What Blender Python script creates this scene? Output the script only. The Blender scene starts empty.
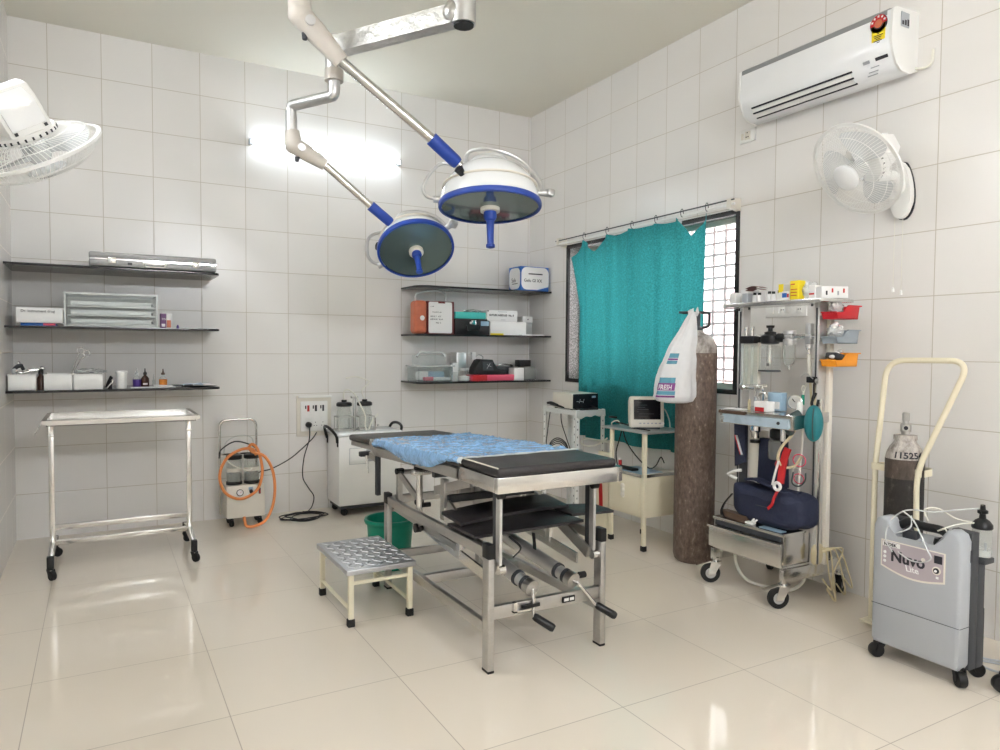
import bpy, bmesh, math, random
from mathutils import Vector, Matrix, noise
random.seed(7)
sc = bpy.context.scene
COL = sc.collection
PI = math.pi
XL, XR, YB, YF, ZC = -0.48, 3.393, 5.47, -1.55, 3.325

# ------------------------------------------------------------------ materials
def srgb(r, g, b):
    f = lambda c: (c/255/12.92) if c/255 <= .04045 else ((c/255+.055)/1.055)**2.4
    return (f(r), f(g), f(b), 1)

def _base(name):
    m = bpy.data.materials.new(name); m.use_nodes = True
    nt = m.node_tree
    return m, nt, nt.nodes['Principled BSDF'], nt.links

def mat(name, col, rough=.45, metal=0., var=.06, scale=14, bump=0., bscale=60, spec=.5, trans=0., ior=1.45, alpha=1., coat=0., stretch=None, sss=0.):
    """procedural principled material: noise drives a little colour and gloss variation, optional bump"""
    m, nt, p, L = _base(name)
    tc = nt.nodes.new('ShaderNodeTexCoord')
    vec = tc.outputs['Object']
    if stretch:
        mp = nt.nodes.new('ShaderNodeMapping'); mp.inputs['Scale'].default_value = stretch
        L.new(vec, mp.inputs[0]); vec = mp.outputs[0]
    n = nt.nodes.new('ShaderNodeTexNoise'); n.inputs['Scale'].default_value = scale; n.inputs['Detail'].default_value = 4
    L.new(vec, n.inputs['Vector'])
    mx = nt.nodes.new('ShaderNodeMix'); mx.data_type = 'RGBA'
    c = col if len(col) == 4 else tuple(col)+(1,)
    mx.inputs[6].default_value = tuple(max(0, v*(1-var)) for v in c[:3])+(1,)
    mx.inputs[7].default_value = tuple(min(1, v*(1+var)) for v in c[:3])+(1,)
    L.new(n.outputs['Fac'], mx.inputs[0]); L.new(mx.outputs[2], p.inputs['Base Color'])
    mr = nt.nodes.new('ShaderNodeMapRange')
    mr.inputs[3].default_value = max(.01, rough-.05); mr.inputs[4].default_value = min(1, rough+.05)
    L.new(n.outputs['Fac'], mr.inputs[0]); L.new(mr.outputs[0], p.inputs['Roughness'])
    p.inputs['Metallic'].default_value = metal
    p.inputs['Specular IOR Level'].default_value = spec
    p.inputs['IOR'].default_value = ior
    p.inputs['Transmission Weight'].default_value = trans
    p.inputs['Alpha'].default_value = alpha
    p.inputs['Coat Weight'].default_value = coat
    if sss: p.inputs['Subsurface Weight'].default_value = sss
    if bump:
        n2 = nt.nodes.new('ShaderNodeTexNoise'); n2.inputs['Scale'].default_value = bscale; n2.inputs['Detail'].default_value = 5
        L.new(vec, n2.inputs['Vector'])
        b = nt.nodes.new('ShaderNodeBump'); b.inputs['Strength'].default_value = bump; b.inputs['Distance'].default_value = .01
        L.new(n2.outputs['Fac'], b.inputs['Height']); L.new(b.outputs[0], p.inputs['Normal'])
    return m

def tile_mat(name, ax, step, off, col, grout, gw, rough, var=.02, bump=.25, blotch=.03, warm=None):
    """tiles from world position; ax = the two axes used"""
    m, nt, p, L = _base(name)
    geo = nt.nodes.new('ShaderNodeNewGeometry'); sep = nt.nodes.new('ShaderNodeSeparateXYZ')
    L.new(geo.outputs['Position'], sep.inputs[0])
    def math_(op, a, b=None):
        n = nt.nodes.new('ShaderNodeMath'); n.operation = op
        for i, v in enumerate((a, b)):
            if v is None: continue
            if isinstance(v, (int, float)): n.inputs[i].default_value = v
            else: L.new(v, n.inputs[i])
        return n.outputs[0]
    ds, ids = [], []
    for k in range(2):
        c = math_('DIVIDE', math_('SUBTRACT', sep.outputs[ax[k]], off[k]), step[k])
        ids.append(math_('FLOOR', c))
        fr = math_('FRACT', c)
        ds.append(math_('MULTIPLY', math_('SUBTRACT', .5, math_('ABSOLUTE', math_('SUBTRACT', fr, .5))), step[k]))
    d = math_('MINIMUM', ds[0], ds[1])
    line = nt.nodes.new('ShaderNodeMapRange'); line.interpolation_type = 'SMOOTHSTEP'
    line.inputs[1].default_value = gw*.35; line.inputs[2].default_value = gw
    L.new(d, line.inputs[0])
    cmb = nt.nodes.new('ShaderNodeCombineXYZ'); L.new(ids[0], cmb.inputs[0]); L.new(ids[1], cmb.inputs[1])
    wn = nt.nodes.new('ShaderNodeTexWhiteNoise'); wn.noise_dimensions = '3D'; L.new(cmb.outputs[0], wn.inputs['Vector'])
    nz = nt.nodes.new('ShaderNodeTexNoise'); nz.inputs['Scale'].default_value = 2.2; nz.inputs['Detail'].default_value = 3
    L.new(geo.outputs['Position'], nz.inputs['Vector'])
    val = math_('ADD', math_('MULTIPLY', math_('SUBTRACT', wn.outputs['Value'], .5), var*2), math_('MULTIPLY', math_('SUBTRACT', nz.outputs['Fac'], .5), blotch*2))
    hsv = nt.nodes.new('ShaderNodeHueSaturation'); hsv.inputs['Color'].default_value = col
    L.new(math_('ADD', 1., val), hsv.inputs['Value'])
    mx = nt.nodes.new('ShaderNodeMix'); mx.data_type = 'RGBA'
    mx.inputs[6].default_value = grout; L.new(hsv.outputs[0], mx.inputs[7]); L.new(line.outputs[0], mx.inputs[0])
    L.new(mx.outputs[2], p.inputs['Base Color'])
    r = nt.nodes.new('ShaderNodeMapRange'); r.inputs[3].default_value = .8; r.inputs[4].default_value = rough
    L.new(line.outputs[0], r.inputs[0]); L.new(r.outputs[0], p.inputs['Roughness'])
    # each tile sits a touch out of plane; grout is recessed
    nz2 = nt.nodes.new('ShaderNodeTexNoise'); nz2.inputs['Scale'].default_value = 5; L.new(geo.outputs['Position'], nz2.inputs['Vector'])
    b = nt.nodes.new('ShaderNodeBump'); b.inputs['Strength'].default_value = bump; b.inputs['Distance'].default_value = .004
    L.new(math_('ADD', line.outputs[0], math_('MULTIPLY', nz2.outputs['Fac'], .6)), b.inputs['Height']); L.new(b.outputs[0], p.inputs['Normal'])
    return m

def emit_mat(name, col, strength):
    m, nt, p, L = _base(name)
    p.inputs['Base Color'].default_value = col
    p.inputs['Emission Color'].default_value = col
    p.inputs['Emission Strength'].default_value = strength
    return m

def glass_mat(name, col=(.9, .95, .95), alpha_mix=.75, rough=.02):
    """clear plastic / thin glass: mostly see-through with a glossy coat that follows the viewing angle of the surface"""
    m, nt, p, L = _base(name)
    nt.nodes.remove(p)
    out = nt.nodes['Material Output']
    tr = nt.nodes.new('ShaderNodeBsdfTransparent'); tr.inputs[0].default_value = tuple(col)+(1,)
    pr = nt.nodes.new('ShaderNodeBsdfPrincipled'); pr.inputs['Base Color'].default_value = tuple(col)+(1,); pr.inputs['Roughness'].default_value = rough+.05
    gl = nt.nodes.new('ShaderNodeBsdfGlossy'); gl.inputs['Roughness'].default_value = rough
    fr = nt.nodes.new('ShaderNodeFresnel'); fr.inputs[0].default_value = 1.45
    m1 = nt.nodes.new('ShaderNodeMixShader'); m1.inputs[0].default_value = 1-alpha_mix
    L.new(tr.outputs[0], m1.inputs[1]); L.new(pr.outputs[0], m1.inputs[2])
    m2 = nt.nodes.new('ShaderNodeMixShader'); ge = nt.nodes.new('ShaderNodeNewGeometry'); iv = nt.nodes.new('ShaderNodeMath'); iv.operation = 'SUBTRACT'; iv.inputs[0].default_value = 1.; L.new(ge.outputs['Backfacing'], iv.inputs[1]); mu = nt.nodes.new('ShaderNodeMath'); mu.operation = 'MULTIPLY'; L.new(fr.outputs[0], mu.inputs[0]); L.new(iv.outputs[0], mu.inputs[1])
    L.new(mu.outputs[0], m2.inputs[0]); L.new(m1.outputs[0], m2.inputs[1]); L.new(gl.outputs[0], m2.inputs[2])
    L.new(m2.outputs[0], out.inputs[0])
    return m

def cloth_mat(name, col, trans=.4, rough=.8, scale=220, bump=.2, speck=.12):
    m, nt, p, L = _base(name)
    out = nt.nodes['Material Output']
    tc = nt.nodes.new('ShaderNodeTexCoord')
    n = nt.nodes.new('ShaderNodeTexVoronoi'); n.inputs['Scale'].default_value = scale; L.new(tc.outputs['Object'], n.inputs['Vector'])
    mx = nt.nodes.new('ShaderNodeMix'); mx.data_type = 'RGBA'
    mx.inputs[6].default_value = tuple(v*(1-speck) for v in col[:3])+(1,); mx.inputs[7].default_value = tuple(min(1, v*(1+speck)) for v in col[:3])+(1,)
    L.new(n.outputs['Distance'], mx.inputs[0]); L.new(mx.outputs[2], p.inputs['Base Color'])
    p.inputs['Roughness'].default_value = rough; p.inputs['Specular IOR Level'].default_value = .2
    b = nt.nodes.new('ShaderNodeBump'); b.inputs['Strength'].default_value = bump; b.inputs['Distance'].default_value = .003
    L.new(n.outputs['Distance'], b.inputs['Height']); L.new(b.outputs[0], p.inputs['Normal'])
    t = nt.nodes.new('ShaderNodeBsdfTranslucent'); L.new(mx.outputs[2], t.inputs[0])
    ms = nt.nodes.new('ShaderNodeMixShader'); ms.inputs[0].default_value = trans
    L.new(p.outputs[0], ms.inputs[1]); L.new(t.outputs[0], ms.inputs[2]); L.new(ms.outputs[0], out.inputs[0])
    return m

M = {}
WALLC = srgb(229, 227, 225); GROUT = srgb(188, 181, 171)
M['wall_b'] = tile_mat('tile_back', (0, 2), (.3035, .304), (.034, 1.206), WALLC, GROUT, .0030, .24)
M['wall_s'] = tile_mat('tile_side', (1, 2), (.3035, .3045), (1.894, 1.214), WALLC, GROUT, .0030, .24)
M['floor'] = tile_mat('tile_floor', (0, 1), (.608, .595), (-.235, .13), srgb(224, 215, 202), srgb(168, 158, 146), .0026, .075, var=.012, bump=.05, blotch=.02)
M['ceil'] = mat('ceiling_paint', srgb(228, 225, 214), .8, var=.03, scale=1.5, bump=.05, bscale=30)
M['steel'] = mat('polished_steel', (.72, .71, .69), .2, 1., var=.1, scale=9, bump=.02, bscale=40)
M['steel_dull'] = mat('brushed_steel', (.53, .52, .505), .34, 1., var=.12, scale=10, stretch=(1, 1, 6))
M['chrome'] = mat('chrome', (.82, .82, .82), .1, 1., var=.05)
M['alu'] = mat('aluminium', (.62, .62, .62), .38, .9, var=.12, scale=20)
M['foil'] = mat('foil_wrap', (.58, .58, .57), .3, .9, var=.2, scale=25, bump=.6, bscale=22, stretch=(1, 1, 1))
M['white'] = mat('white_enamel', srgb(232, 232, 230), .35, var=.02)
M['white_gloss'] = mat('white_plastic_gloss', srgb(236, 238, 240), .16, var=.015, coat=.3)
M['offwhite'] = mat('off_white_paint', srgb(222, 217, 206), .42, var=.03)
M['cream'] = mat('cream_paint', srgb(226, 218, 194), .38, var=.04, scale=8)
M['greyp'] = mat('grey_plastic', srgb(168, 172, 178), .42, var=.02)
M['greyd'] = mat('dark_grey_plastic', srgb(62, 64, 68), .5, var=.06)
M['black'] = mat('black_plastic', srgb(22, 22, 24), .42, var=.15)
M['rubber'] = mat('black_rubber', srgb(28, 27, 26), .65, var=.15)
M['vinyl'] = mat('black_vinyl', srgb(46, 43, 45), .36, var=.12, bump=.25, bscale=160)
M['blackglass'] = mat('black_shelf_glass', srgb(34, 32, 34), .12, var=.08)
M['blue'] = mat('blue_plastic', srgb(34, 68, 158), .38, var=.05)
M['lens'] = mat('lamp_front_glass', srgb(104, 122, 120), .13, .45, var=.10, scale=4, coat=.5)
M['reflector'] = mat('lamp_reflector', srgb(120, 136, 132), .25, .6, var=.15, scale=5)
M['sheet'] = mat('blue_plastic_sheet', srgb(138, 188, 238), .13, var=.16, scale=18, bump=.9, bscale=42, coat=.6)
M['sheet_edge'] = mat('pale_plastic_edge', srgb(206, 214, 216), .3, var=.06)
M['bucket'] = mat('green_bucket_plastic', srgb(0, 138, 112), .38, var=.05)
M['treadplate'] = mat('tread_plate', (.50, .51, .53), .40, .85, var=.12, scale=25)
M['curtain'] = cloth_mat('teal_curtain', srgb(50, 136, 138), .5, .75, 95, .35, .3)
M['granite'] = None
M['redbin'] = mat('red_plastic', srgb(196, 36, 46), .38, var=.05)
M['greybin'] = mat('grey_bin_plastic', srgb(150, 160, 168), .4, var=.05)
M['orangebin'] = mat('orange_plastic', srgb(236, 152, 40), .4, var=.05)
M['red'] = mat('red_print', srgb(186, 34, 40), .5)
M['maroon'] = mat('maroon_board', srgb(110, 44, 44), .5)
M['copper'] = mat('orange_print', srgb(188, 104, 74), .4, var=.22, scale=30)
M['yellow'] = mat('yellow_print', srgb(238, 214, 40), .5)
M['teal'] = mat('teal_board', srgb(64, 178, 172), .5)
M['navy'] = mat('navy_fabric', srgb(32, 38, 62), .7, var=.15, bump=.3, bscale=90)
M['pink'] = mat('pink_plastic', srgb(222, 84, 112), .4)
M['purple'] = mat('purple_bottle', srgb(72, 48, 128), .3)
M['purplebox'] = mat('purple_print', srgb(96, 60, 104), .5)
M['brown'] = mat('brown_bottle', srgb(62, 38, 30), .2)
M['amber'] = mat('amber_liquid', srgb(206, 128, 54), .25)
M['card'] = mat('white_card', srgb(228, 228, 228), .6, var=.03)
M['ink'] = mat('dark_ink', srgb(40, 40, 48), .6)
M['inkred'] = mat('red_ink', srgb(190, 50, 50), .6)
M['bluebox'] = mat('blue_print', srgb(36, 96, 176), .45)
M['hose_o'] = mat('orange_rubber_hose', srgb(224, 138, 78), .45, var=.06)
M['hose_w'] = mat('white_tube', srgb(226, 224, 214), .4)
M['hose_g'] = mat('yellowed_tube', srgb(206, 194, 160), .45)
M['hose_d'] = mat('dark_green_tube', srgb(52, 70, 70), .45)
M['screen'] = mat('dark_screen', srgb(30, 29, 34), .12, var=.2)
M['paleblue'] = mat('pale_blue_plastic', srgb(150, 178, 200), .3, var=.08)
M['tealbag'] = mat('green_breathing_bag', srgb(28, 116, 124), .5, var=.12, bump=.2)
M['clear'] = glass_mat('clear_plastic', (.95, .97, .97), .93)
M['cleardim'] = glass_mat('milky_plastic', (.9, .92, .92), .5, .15)
M['jar'] = glass_mat('jar_glass', (.93, .95, .94), .9)
M['case_alu'] = mat('case_aluminium', (.34, .34, .34), .55, .8, var=.15, scale=30)
M['arm_paint'] = mat('beige_arm_paint', srgb(198, 192, 184), .4, var=.03)
M['steel_soft'] = mat('satin_steel', (.66, .65, .64), .45, .85, var=.06)
M['strip_blue'] = mat('blue_grey_strip', srgb(176, 194, 208), .28, var=.1)
M['jar_dark'] = glass_mat('smoked_jar_glass', (.5, .52, .5), .6)
M['pane'] = glass_mat('window_pane', (.97, .98, .98), .93)
M['tube'] = emit_mat('tube_light_glow', (.86, .94, 1, 1), 12)
M['tube_b'] = emit_mat('bright_tube_glow', (.915, .95, 1, 1), 250)
M['tube_fill'] = emit_mat('fill_tube_glow', (.915, .95, 1, 1), 46)  # glow of the added fill tube on the left wall
M['tube_c'] = emit_mat('soft_tube_glow', (.90, .945, 1, 1), 30)
M['pinkwall'] = mat('outside_pink_wall', srgb(224, 190, 190), .9)
M['greyled'] = mat('grey_strip', srgb(150, 152, 154), .3, .3)
M['bars'] = mat('pale_pink_bars', srgb(214, 196, 194), .5)
M['brownbox'] = mat('brown_leatherette', srgb(92, 72, 58), .5)

# speckled granite
m, nt, p, L = _base('grey_granite')
tc = nt.nodes.new('ShaderNodeTexCoord'); v = nt.nodes.new('ShaderNodeTexVoronoi'); v.inputs['Scale'].default_value = 160
L.new(tc.outputs['Object'], v.inputs['Vector'])
cr = nt.nodes.new('ShaderNodeValToRGB'); cr.color_ramp.elements[0].color = srgb(60, 58, 58); cr.color_ramp.elements[1].color = srgb(176, 172, 168); cr.color_ramp.elements[0].position = .2; cr.color_ramp.elements[1].position = .7
L.new(v.outputs['Distance'], cr.inputs[0]); L.new(cr.outputs[0], p.inputs['Base Color']); p.inputs['Roughness'].default_value = .25
M['granite'] = m
M['granite_black'] = mat('black_granite', srgb(40, 38, 38), .25, var=.3, scale=120)

# rusty painted steel of the big cylinder: brown-grey with streaky flakes
def rusty(name, c1, c2, c3, sc_=40):
    m, nt, p, L = _base(name)
    tc = nt.nodes.new('ShaderNodeTexCoord'); mp = nt.nodes.new('ShaderNodeMapping'); mp.inputs['Scale'].default_value = (1, 1, .5)
    L.new(tc.outputs['Object'], mp.inputs[0])
    n = nt.nodes.new('ShaderNodeTexNoise'); n.inputs['Scale'].default_value = sc_; n.inputs['Detail'].default_value = 8; n.inputs['Roughness'].default_value = .7
    L.new(mp.outputs[0], n.inputs['Vector'])
    cr = nt.nodes.new('ShaderNodeValToRGB'); e = cr.color_ramp.elements
    e[0].position = .35; e[0].color = c1; e[1].position = .58; e[1].color = c2
    e2 = e.new(.72); e2.color = c3
    L.new(n.outputs['Fac'], cr.inputs[0]); L.new(cr.outputs[0], p.inputs['Base Color']); p.inputs['Roughness'].default_value = .6
    b = nt.nodes.new('ShaderNodeBump'); b.inputs['Strength'].default_value = .3; b.inputs['Distance'].default_value = .004; L.new(n.outputs['Fac'], b.inputs['Height']); L.new(b.outputs[0], p.inputs['Normal'])
    return m
M['rust'] = rusty('rusted_brown_paint', srgb(78, 63, 56), srgb(112, 95, 84), srgb(168, 152, 138), 55)
M['rust_white'] = rusty('worn_white_paint', srgb(120, 112, 106), srgb(196, 190, 184), srgb(214, 210, 204), 22)
M['cyl_black'] = rusty('worn_black_paint', srgb(26, 23, 22), srgb(44, 40, 38), srgb(92, 86, 80), 30)
M['cyl_brown'] = rusty('worn_brown_paint', srgb(58, 48, 42), srgb(84, 72, 64), srgb(130, 120, 110), 30)

# ------------------------------------------------------------------ geometry helpers
WORLD = {}     # object name -> world location of its origin (roots are unrotated unless local)
def wl(o): return WORLD.get(o.name, Vector((0, 0, 0)))

def catmull(pts, n=6, closed=False):
    P = [Vector(p) for p in pts]
    if len(P) < 3: return P
    out = []
    N = len(P)
    rng = range(N if closed else N-1)
    for i in rng:
        if closed: p0, p1, p2, p3 = P[(i-1) % N], P[i], P[(i+1) % N], P[(i+2) % N]
        else:
            p1, p2 = P[i], P[i+1]
            p0 = P[i-1] if i > 0 else p1+(p1-p2); p3 = P[i+2] if i+2 < N else p2+(p2-p1)
        for k in range(n):
            t = k/n
            out.append(.5*((2*p1)+(-p0+p2)*t+(2*p0-5*p1+4*p2-p3)*t*t+(-p0+3*p1-3*p2+p3)*t**3))
    if not closed: out.append(P[-1])
    return out

def round_poly(pts, r, n=5):
    """polyline with filleted corners"""
    P = [Vector(p) for p in pts]; out = [P[0]]
    for i in range(1, len(P)-1):
        a, b, c = P[i-1], P[i], P[i+1]
        d1 = (a-b); d2 = (c-b); rr = min(r, d1.length*.49, d2.length*.49)
        s, e = b+d1.normalized()*rr, b+d2.normalized()*rr
        for k in range(n+1):
            t = k/n
            out.append((1-t)**2*s+2*t*(1-t)*b+t*t*e)
    out.append(P[-1]); return out

class MB:
    def __init__(self):
        self.bm = bmesh.new(); self.mi = 0; self.mats = []; self.X = None
    def m(self, name):
        if name not in self.mats: self.mats.append(name)
        self.mi = self.mats.index(name); return self
    def _fin(self, verts, faces=None):
        vs = list(verts)
        if self.X is not None:
            for v in vs: v.co = self.X @ v.co
        if faces is None:
            faces = {f for v in vs for f in v.link_faces}
        for f in faces: f.material_index = self.mi
        return vs
    def box(self, c, s, bev=0., rot=None, seg=2):
        r = bmesh.ops.create_cube(self.bm, size=1)
        vs = r['verts']
        for v in vs: v.co = Vector((v.co.x*s[0], v.co.y*s[1], v.co.z*s[2]))
        if bev > 0:
            es = list({e for v in vs for e in v.link_edges})
            q = bmesh.ops.bevel(self.bm, geom=es, offset=min(bev, min(s)*.45), segments=seg, affect='EDGES', profile=.5)
            vs = list({v for f in q['faces'] for v in f.verts} | {v for v in vs if v.is_valid})
        mt = Matrix.Translation(Vector(c))
        if rot is not None: mt = mt @ rot.to_4x4()
        for v in vs: v.co = mt @ v.co
        self._fin(vs); return self
    def b2(self, a, b, bev=0., seg=2):
        a = Vector(a); b = Vector(b)
        return self.box((a+b)/2, [abs(b[i]-a[i]) for i in range(3)], bev, seg=seg)
    def sweep(self, pts, r, seg=8, closed=False, caps=True, flat=None):
        """tube along a polyline; r number or list; flat=(w,h) gives a rectangular section"""
        P = [Vector(p) for p in pts]
        P = [p for i, p in enumerate(P) if i == 0 or (p-P[i-1]).length > 1e-6]
        n = len(P)
        R = r if isinstance(r, (list, tuple)) else [r]*n
        if len(R) != n: R = [R[min(int(i*len(R)/n), len(R)-1)] for i in range(n)]
        T = []
        for i in range(n):
            if closed: t = P[(i+1) % n]-P[i-1]
            else: t = P[min(i+1, n-1)]-P[max(i-1, 0)]
            T.append(t.normalized())
        up = Vector((0, 0, 1)) if abs(T[0].z) < .9 else Vector((1, 0, 0))
        N = (up-T[0]*up.dot(T[0])).normalized()
        rings = []; allv = []
        for i in range(n):
            N = (N-T[i]*N.dot(T[i]))
            N = N.normalized() if N.length > 1e-6 else T[i].orthogonal().normalized()
            B = T[i].cross(N)
            if flat: offs = [N*flat[1]/2+B*flat[0]/2, N*flat[1]/2-B*flat[0]/2, -N*flat[1]/2-B*flat[0]/2, -N*flat[1]/2+B*flat[0]/2]
            else: offs = [(N*math.cos(2*PI*k/seg)+B*math.sin(2*PI*k/seg))*R[i] for k in range(seg)]
            ring = [self.bm.verts.new(P[i]+o) for o in offs]
            rings.append(ring); allv += ring
        K = len(rings[0]); fs = []
        for i in range(n if closed else n-1):
            a, b = rings[i], rings[(i+1) % n]
            for k in range(K):
                fs.append(self.bm.faces.new((a[k], a[(k+1) % K], b[(k+1) % K], b[k])))
        if caps and not closed:
            fs.append(self.bm.faces.new(rings[0][::-1])); fs.append(self.bm.faces.new(rings[-1]))
        self._fin(allv, fs); return self
    def cyl(self, p0, p1, r, r2=None, seg=20):
        return self.sweep([p0, p1], [r, r if r2 is None else r2], seg)
    def bar(self, p0, p1, w, h):
        return self.sweep([p0, p1], 0, flat=(w, h))
    def lathe(self, prof, at=(0, 0, 0), axis=(0, 0, 1), seg=28, cap=True):
        at = Vector(at); q = Vector((0, 0, 1)).rotation_difference(Vector(axis).normalized())
        rings = []; allv = []; fs = []
        for (r, z) in prof:
            if r < 1e-6:
                ring = [self.bm.verts.new(at+q @ Vector((0, 0, z)))]
            else:
                ring = [self.bm.verts.new(at+q @ Vector((r*math.cos(2*PI*k/seg), r*math.sin(2*PI*k/seg), z))) for k in range(seg)]
            rings.append(ring); allv += ring
        for a, b in zip(rings, rings[1:]):
            for k in range(seg):
                k2 = (k+1) % seg
                if len(a) == 1 and len(b) == 1: break
                if len(a) == 1: fs.append(self.bm.faces.new((a[0], b[k2], b[k])))
                elif len(b) == 1: fs.append(self.bm.faces.new((a[k], a[k2], b[0])))
                else: fs.append(self.bm.faces.new((a[k], a[k2], b[k2], b[k])))
        if cap:
            if len(rings[0]) > 1: fs.append(self.bm.faces.new(rings[0][::-1]))
            if len(rings[-1]) > 1: fs.append(self.bm.faces.new(rings[-1]))
        self._fin(allv, fs); return self
    def prism(self, poly, vec, bev=0.):
        """polygon (3-D points) extruded along vec"""
        vec = Vector(vec)
        a = [self.bm.verts.new(Vector(p)) for p in poly]; b = [self.bm.verts.new(Vector(p)+vec) for p in poly]
        n = len(a); fs = [self.bm.faces.new(a[::-1]), self.bm.faces.new(b)]
        for i in range(n): fs.append(self.bm.faces.new((a[i], a[(i+1) % n], b[(i+1) % n], b[i])))
        vs = a+b
        if bev:
            es = list({e for f in fs[:2] for e in f.edges})
            q = bmesh.ops.bevel(self.bm, geom=es, offset=bev, segments=2, affect='EDGES', profile=.5)
            vs = list({v for f in q['faces'] for v in f.verts} | {v for v in vs if v.is_valid})
            fs = None
        self._fin(vs, fs); return self
    def sphere(self, c, r, s=(1, 1, 1), u=16, v=10):
        q = bmesh.ops.create_uvsphere(self.bm, u_segments=u, v_segments=v, radius=r)
        for w in q['verts']: w.co = Vector(c)+Vector((w.co.x*s[0], w.co.y*s[1], w.co.z*s[2]))
        self._fin(q['verts']); return self
    def grid(self, f, nu, nv, closed_u=False):
        """surface from f(u,v) in 0..1"""
        cu = nu if closed_u else nu+1
        V = [[self.bm.verts.new(Vector(f(i/nu, j/nv))) for i in range(cu)] for j in range(nv+1)]
        fs = []
        for j in range(nv):
            for i in range(nu):
                i2 = (i+1) % cu
                fs.append(self.bm.faces.new((V[j][i], V[j][i2], V[j+1][i2], V[j+1][i])))
        self._fin([v for r in V for v in r], fs); return self
    def text(self, s, size, mtx, ext=.0008, warp=None, align='LEFT', bold=0.):
        cu = bpy.data.curves.new('t', 'FONT'); cu.body = s; cu.size = size; cu.extrude = ext; cu.align_x = align; cu.resolution_u = 3; cu.offset = bold
        o = bpy.data.objects.new('t', cu); COL.objects.link(o)
        dg = bpy.context.evaluated_depsgraph_get(); dg.update()
        me = bpy.data.meshes.new_from_object(o.evaluated_get(dg))
        v0 = set(self.bm.verts); f0 = set(self.bm.faces)
        self.bm.from_mesh(me)
        vs = [v for v in self.bm.verts if v not in v0]; fs = [f for f in self.bm.faces if f not in f0]
        for v in vs: v.co = warp(v.co) if warp else mtx @ v.co
        self._fin(vs, fs)
        bpy.data.objects.remove(o); bpy.data.meshes.remove(me); bpy.data.curves.remove(cu)
        return self
    def build(self, name, parent=None, loc=None, local=False, smooth=35, label=None, **kw):
        bmesh.ops.recalc_face_normals(self.bm, faces=self.bm.faces[:])
        origin = Vector((0, 0, 0))
        if parent is not None and not local: origin = wl(parent)
        elif loc is not None: origin = Vector(loc)
        if not local:
            for v in self.bm.verts: v.co -= origin
        me = bpy.data.meshes.new(name); self.bm.to_mesh(me); self.bm.free()
        for k in self.mats: me.materials.append(M[k])
        if smooth:
            me.polygons.foreach_set('use_smooth', [True]*len(me.polygons)); me.set_sharp_from_angle(angle=math.radians(smooth))
        o = bpy.data.objects.new(name, me); COL.objects.link(o)
        if parent is not None:
            o.parent = parent
            WORLD[o.name] = wl(parent)
        else:
            if not local: o.location = origin
            WORLD[o.name] = Vector(origin)
        if label: o['label'] = label
        for k, v in kw.items(): o[k] = v
        return o

def mb(mname): return MB().m(mname)
def tag(o, label, cat, group=None):
    o['label'] = label; o['category'] = cat
    if group: o['group'] = group
    return o
def thing(name, label, cat, loc, group=None, rot=None):
    o = bpy.data.objects.new(name, None); COL.objects.link(o); o.location = loc; o.empty_display_size = .05
    WORLD[o.name] = Vector(loc)
    if rot is not None: o.rotation_euler = rot.to_euler()
    return tag(o, label, cat, group)
def struct(o): o['kind'] = 'structure'; return o
def V(*a): return Vector(a)
def frame(o, x, y):
    """4x4 with text x axis, y axis, origin"""
    x = Vector(x).normalized(); y = Vector(y).normalized(); z = x.cross(y)
    return Matrix(((x.x, y.x, z.x, o[0]), (x.y, y.y, z.y, o[1]), (x.z, y.z, z.z, o[2]), (0, 0, 0, 1)))
def inst(o, name_parent, loc, label=None, group=None):
    """copy of a thing and its parts, two levels deep"""
    c = o.copy(); COL.objects.link(c); c.location = loc
    if label: c['label'] = label
    if group: c['group'] = group
    for ch in list(o.children):
        d = ch.copy(); COL.objects.link(d); d.parent = c
        for g in ch.children:
            e = g.copy(); COL.objects.link(e); e.parent = d
    return c

# ------------------------------------------------------------------ camera, world, lights
cam = bpy.data.cameras.new('camera'); cam.sensor_width = 36; cam.lens = 708.586/1000*36; cam.clip_start = .05
co = bpy.data.objects.new('camera', cam); COL.objects.link(co)
yaw, pit, rol = .514510, .0378279, .00692648
Fw = V(math.sin(yaw)*math.cos(pit), math.cos(yaw)*math.cos(pit), -math.sin(pit))
r0 = V(math.cos(yaw), -math.sin(yaw), 0); u0 = r0.cross(Fw)
Rw = r0*math.cos(rol)+u0*math.sin(rol); Uw = -r0*math.sin(rol)+u0*math.cos(rol)
co.matrix_world = Matrix(((Rw.x, Uw.x, -Fw.x, 0), (Rw.y, Uw.y, -Fw.y, 0), (Rw.z, Uw.z, -Fw.z, 1.26), (0, 0, 0, 1)))
sc.camera = co

w = bpy.data.worlds.new('World'); sc.world = w; w.use_nodes = True
w.node_tree.nodes['Background'].inputs[0].default_value = (.93, .97, 1, 1)
w.node_tree.nodes['Background'].inputs[1].default_value = 2.8
sc.view_settings.view_transform = 'Standard'; sc.view_settings.look = 'None'
sc.cycles.diffuse_bounces = 12; sc.cycles.max_bounces = 18; sc.cycles.transparent_max_bounces = 24
sc.view_settings.exposure = 1.18; sc.view_settings.gamma = 1; sc.view_settings.use_curve_mapping = False

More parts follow.
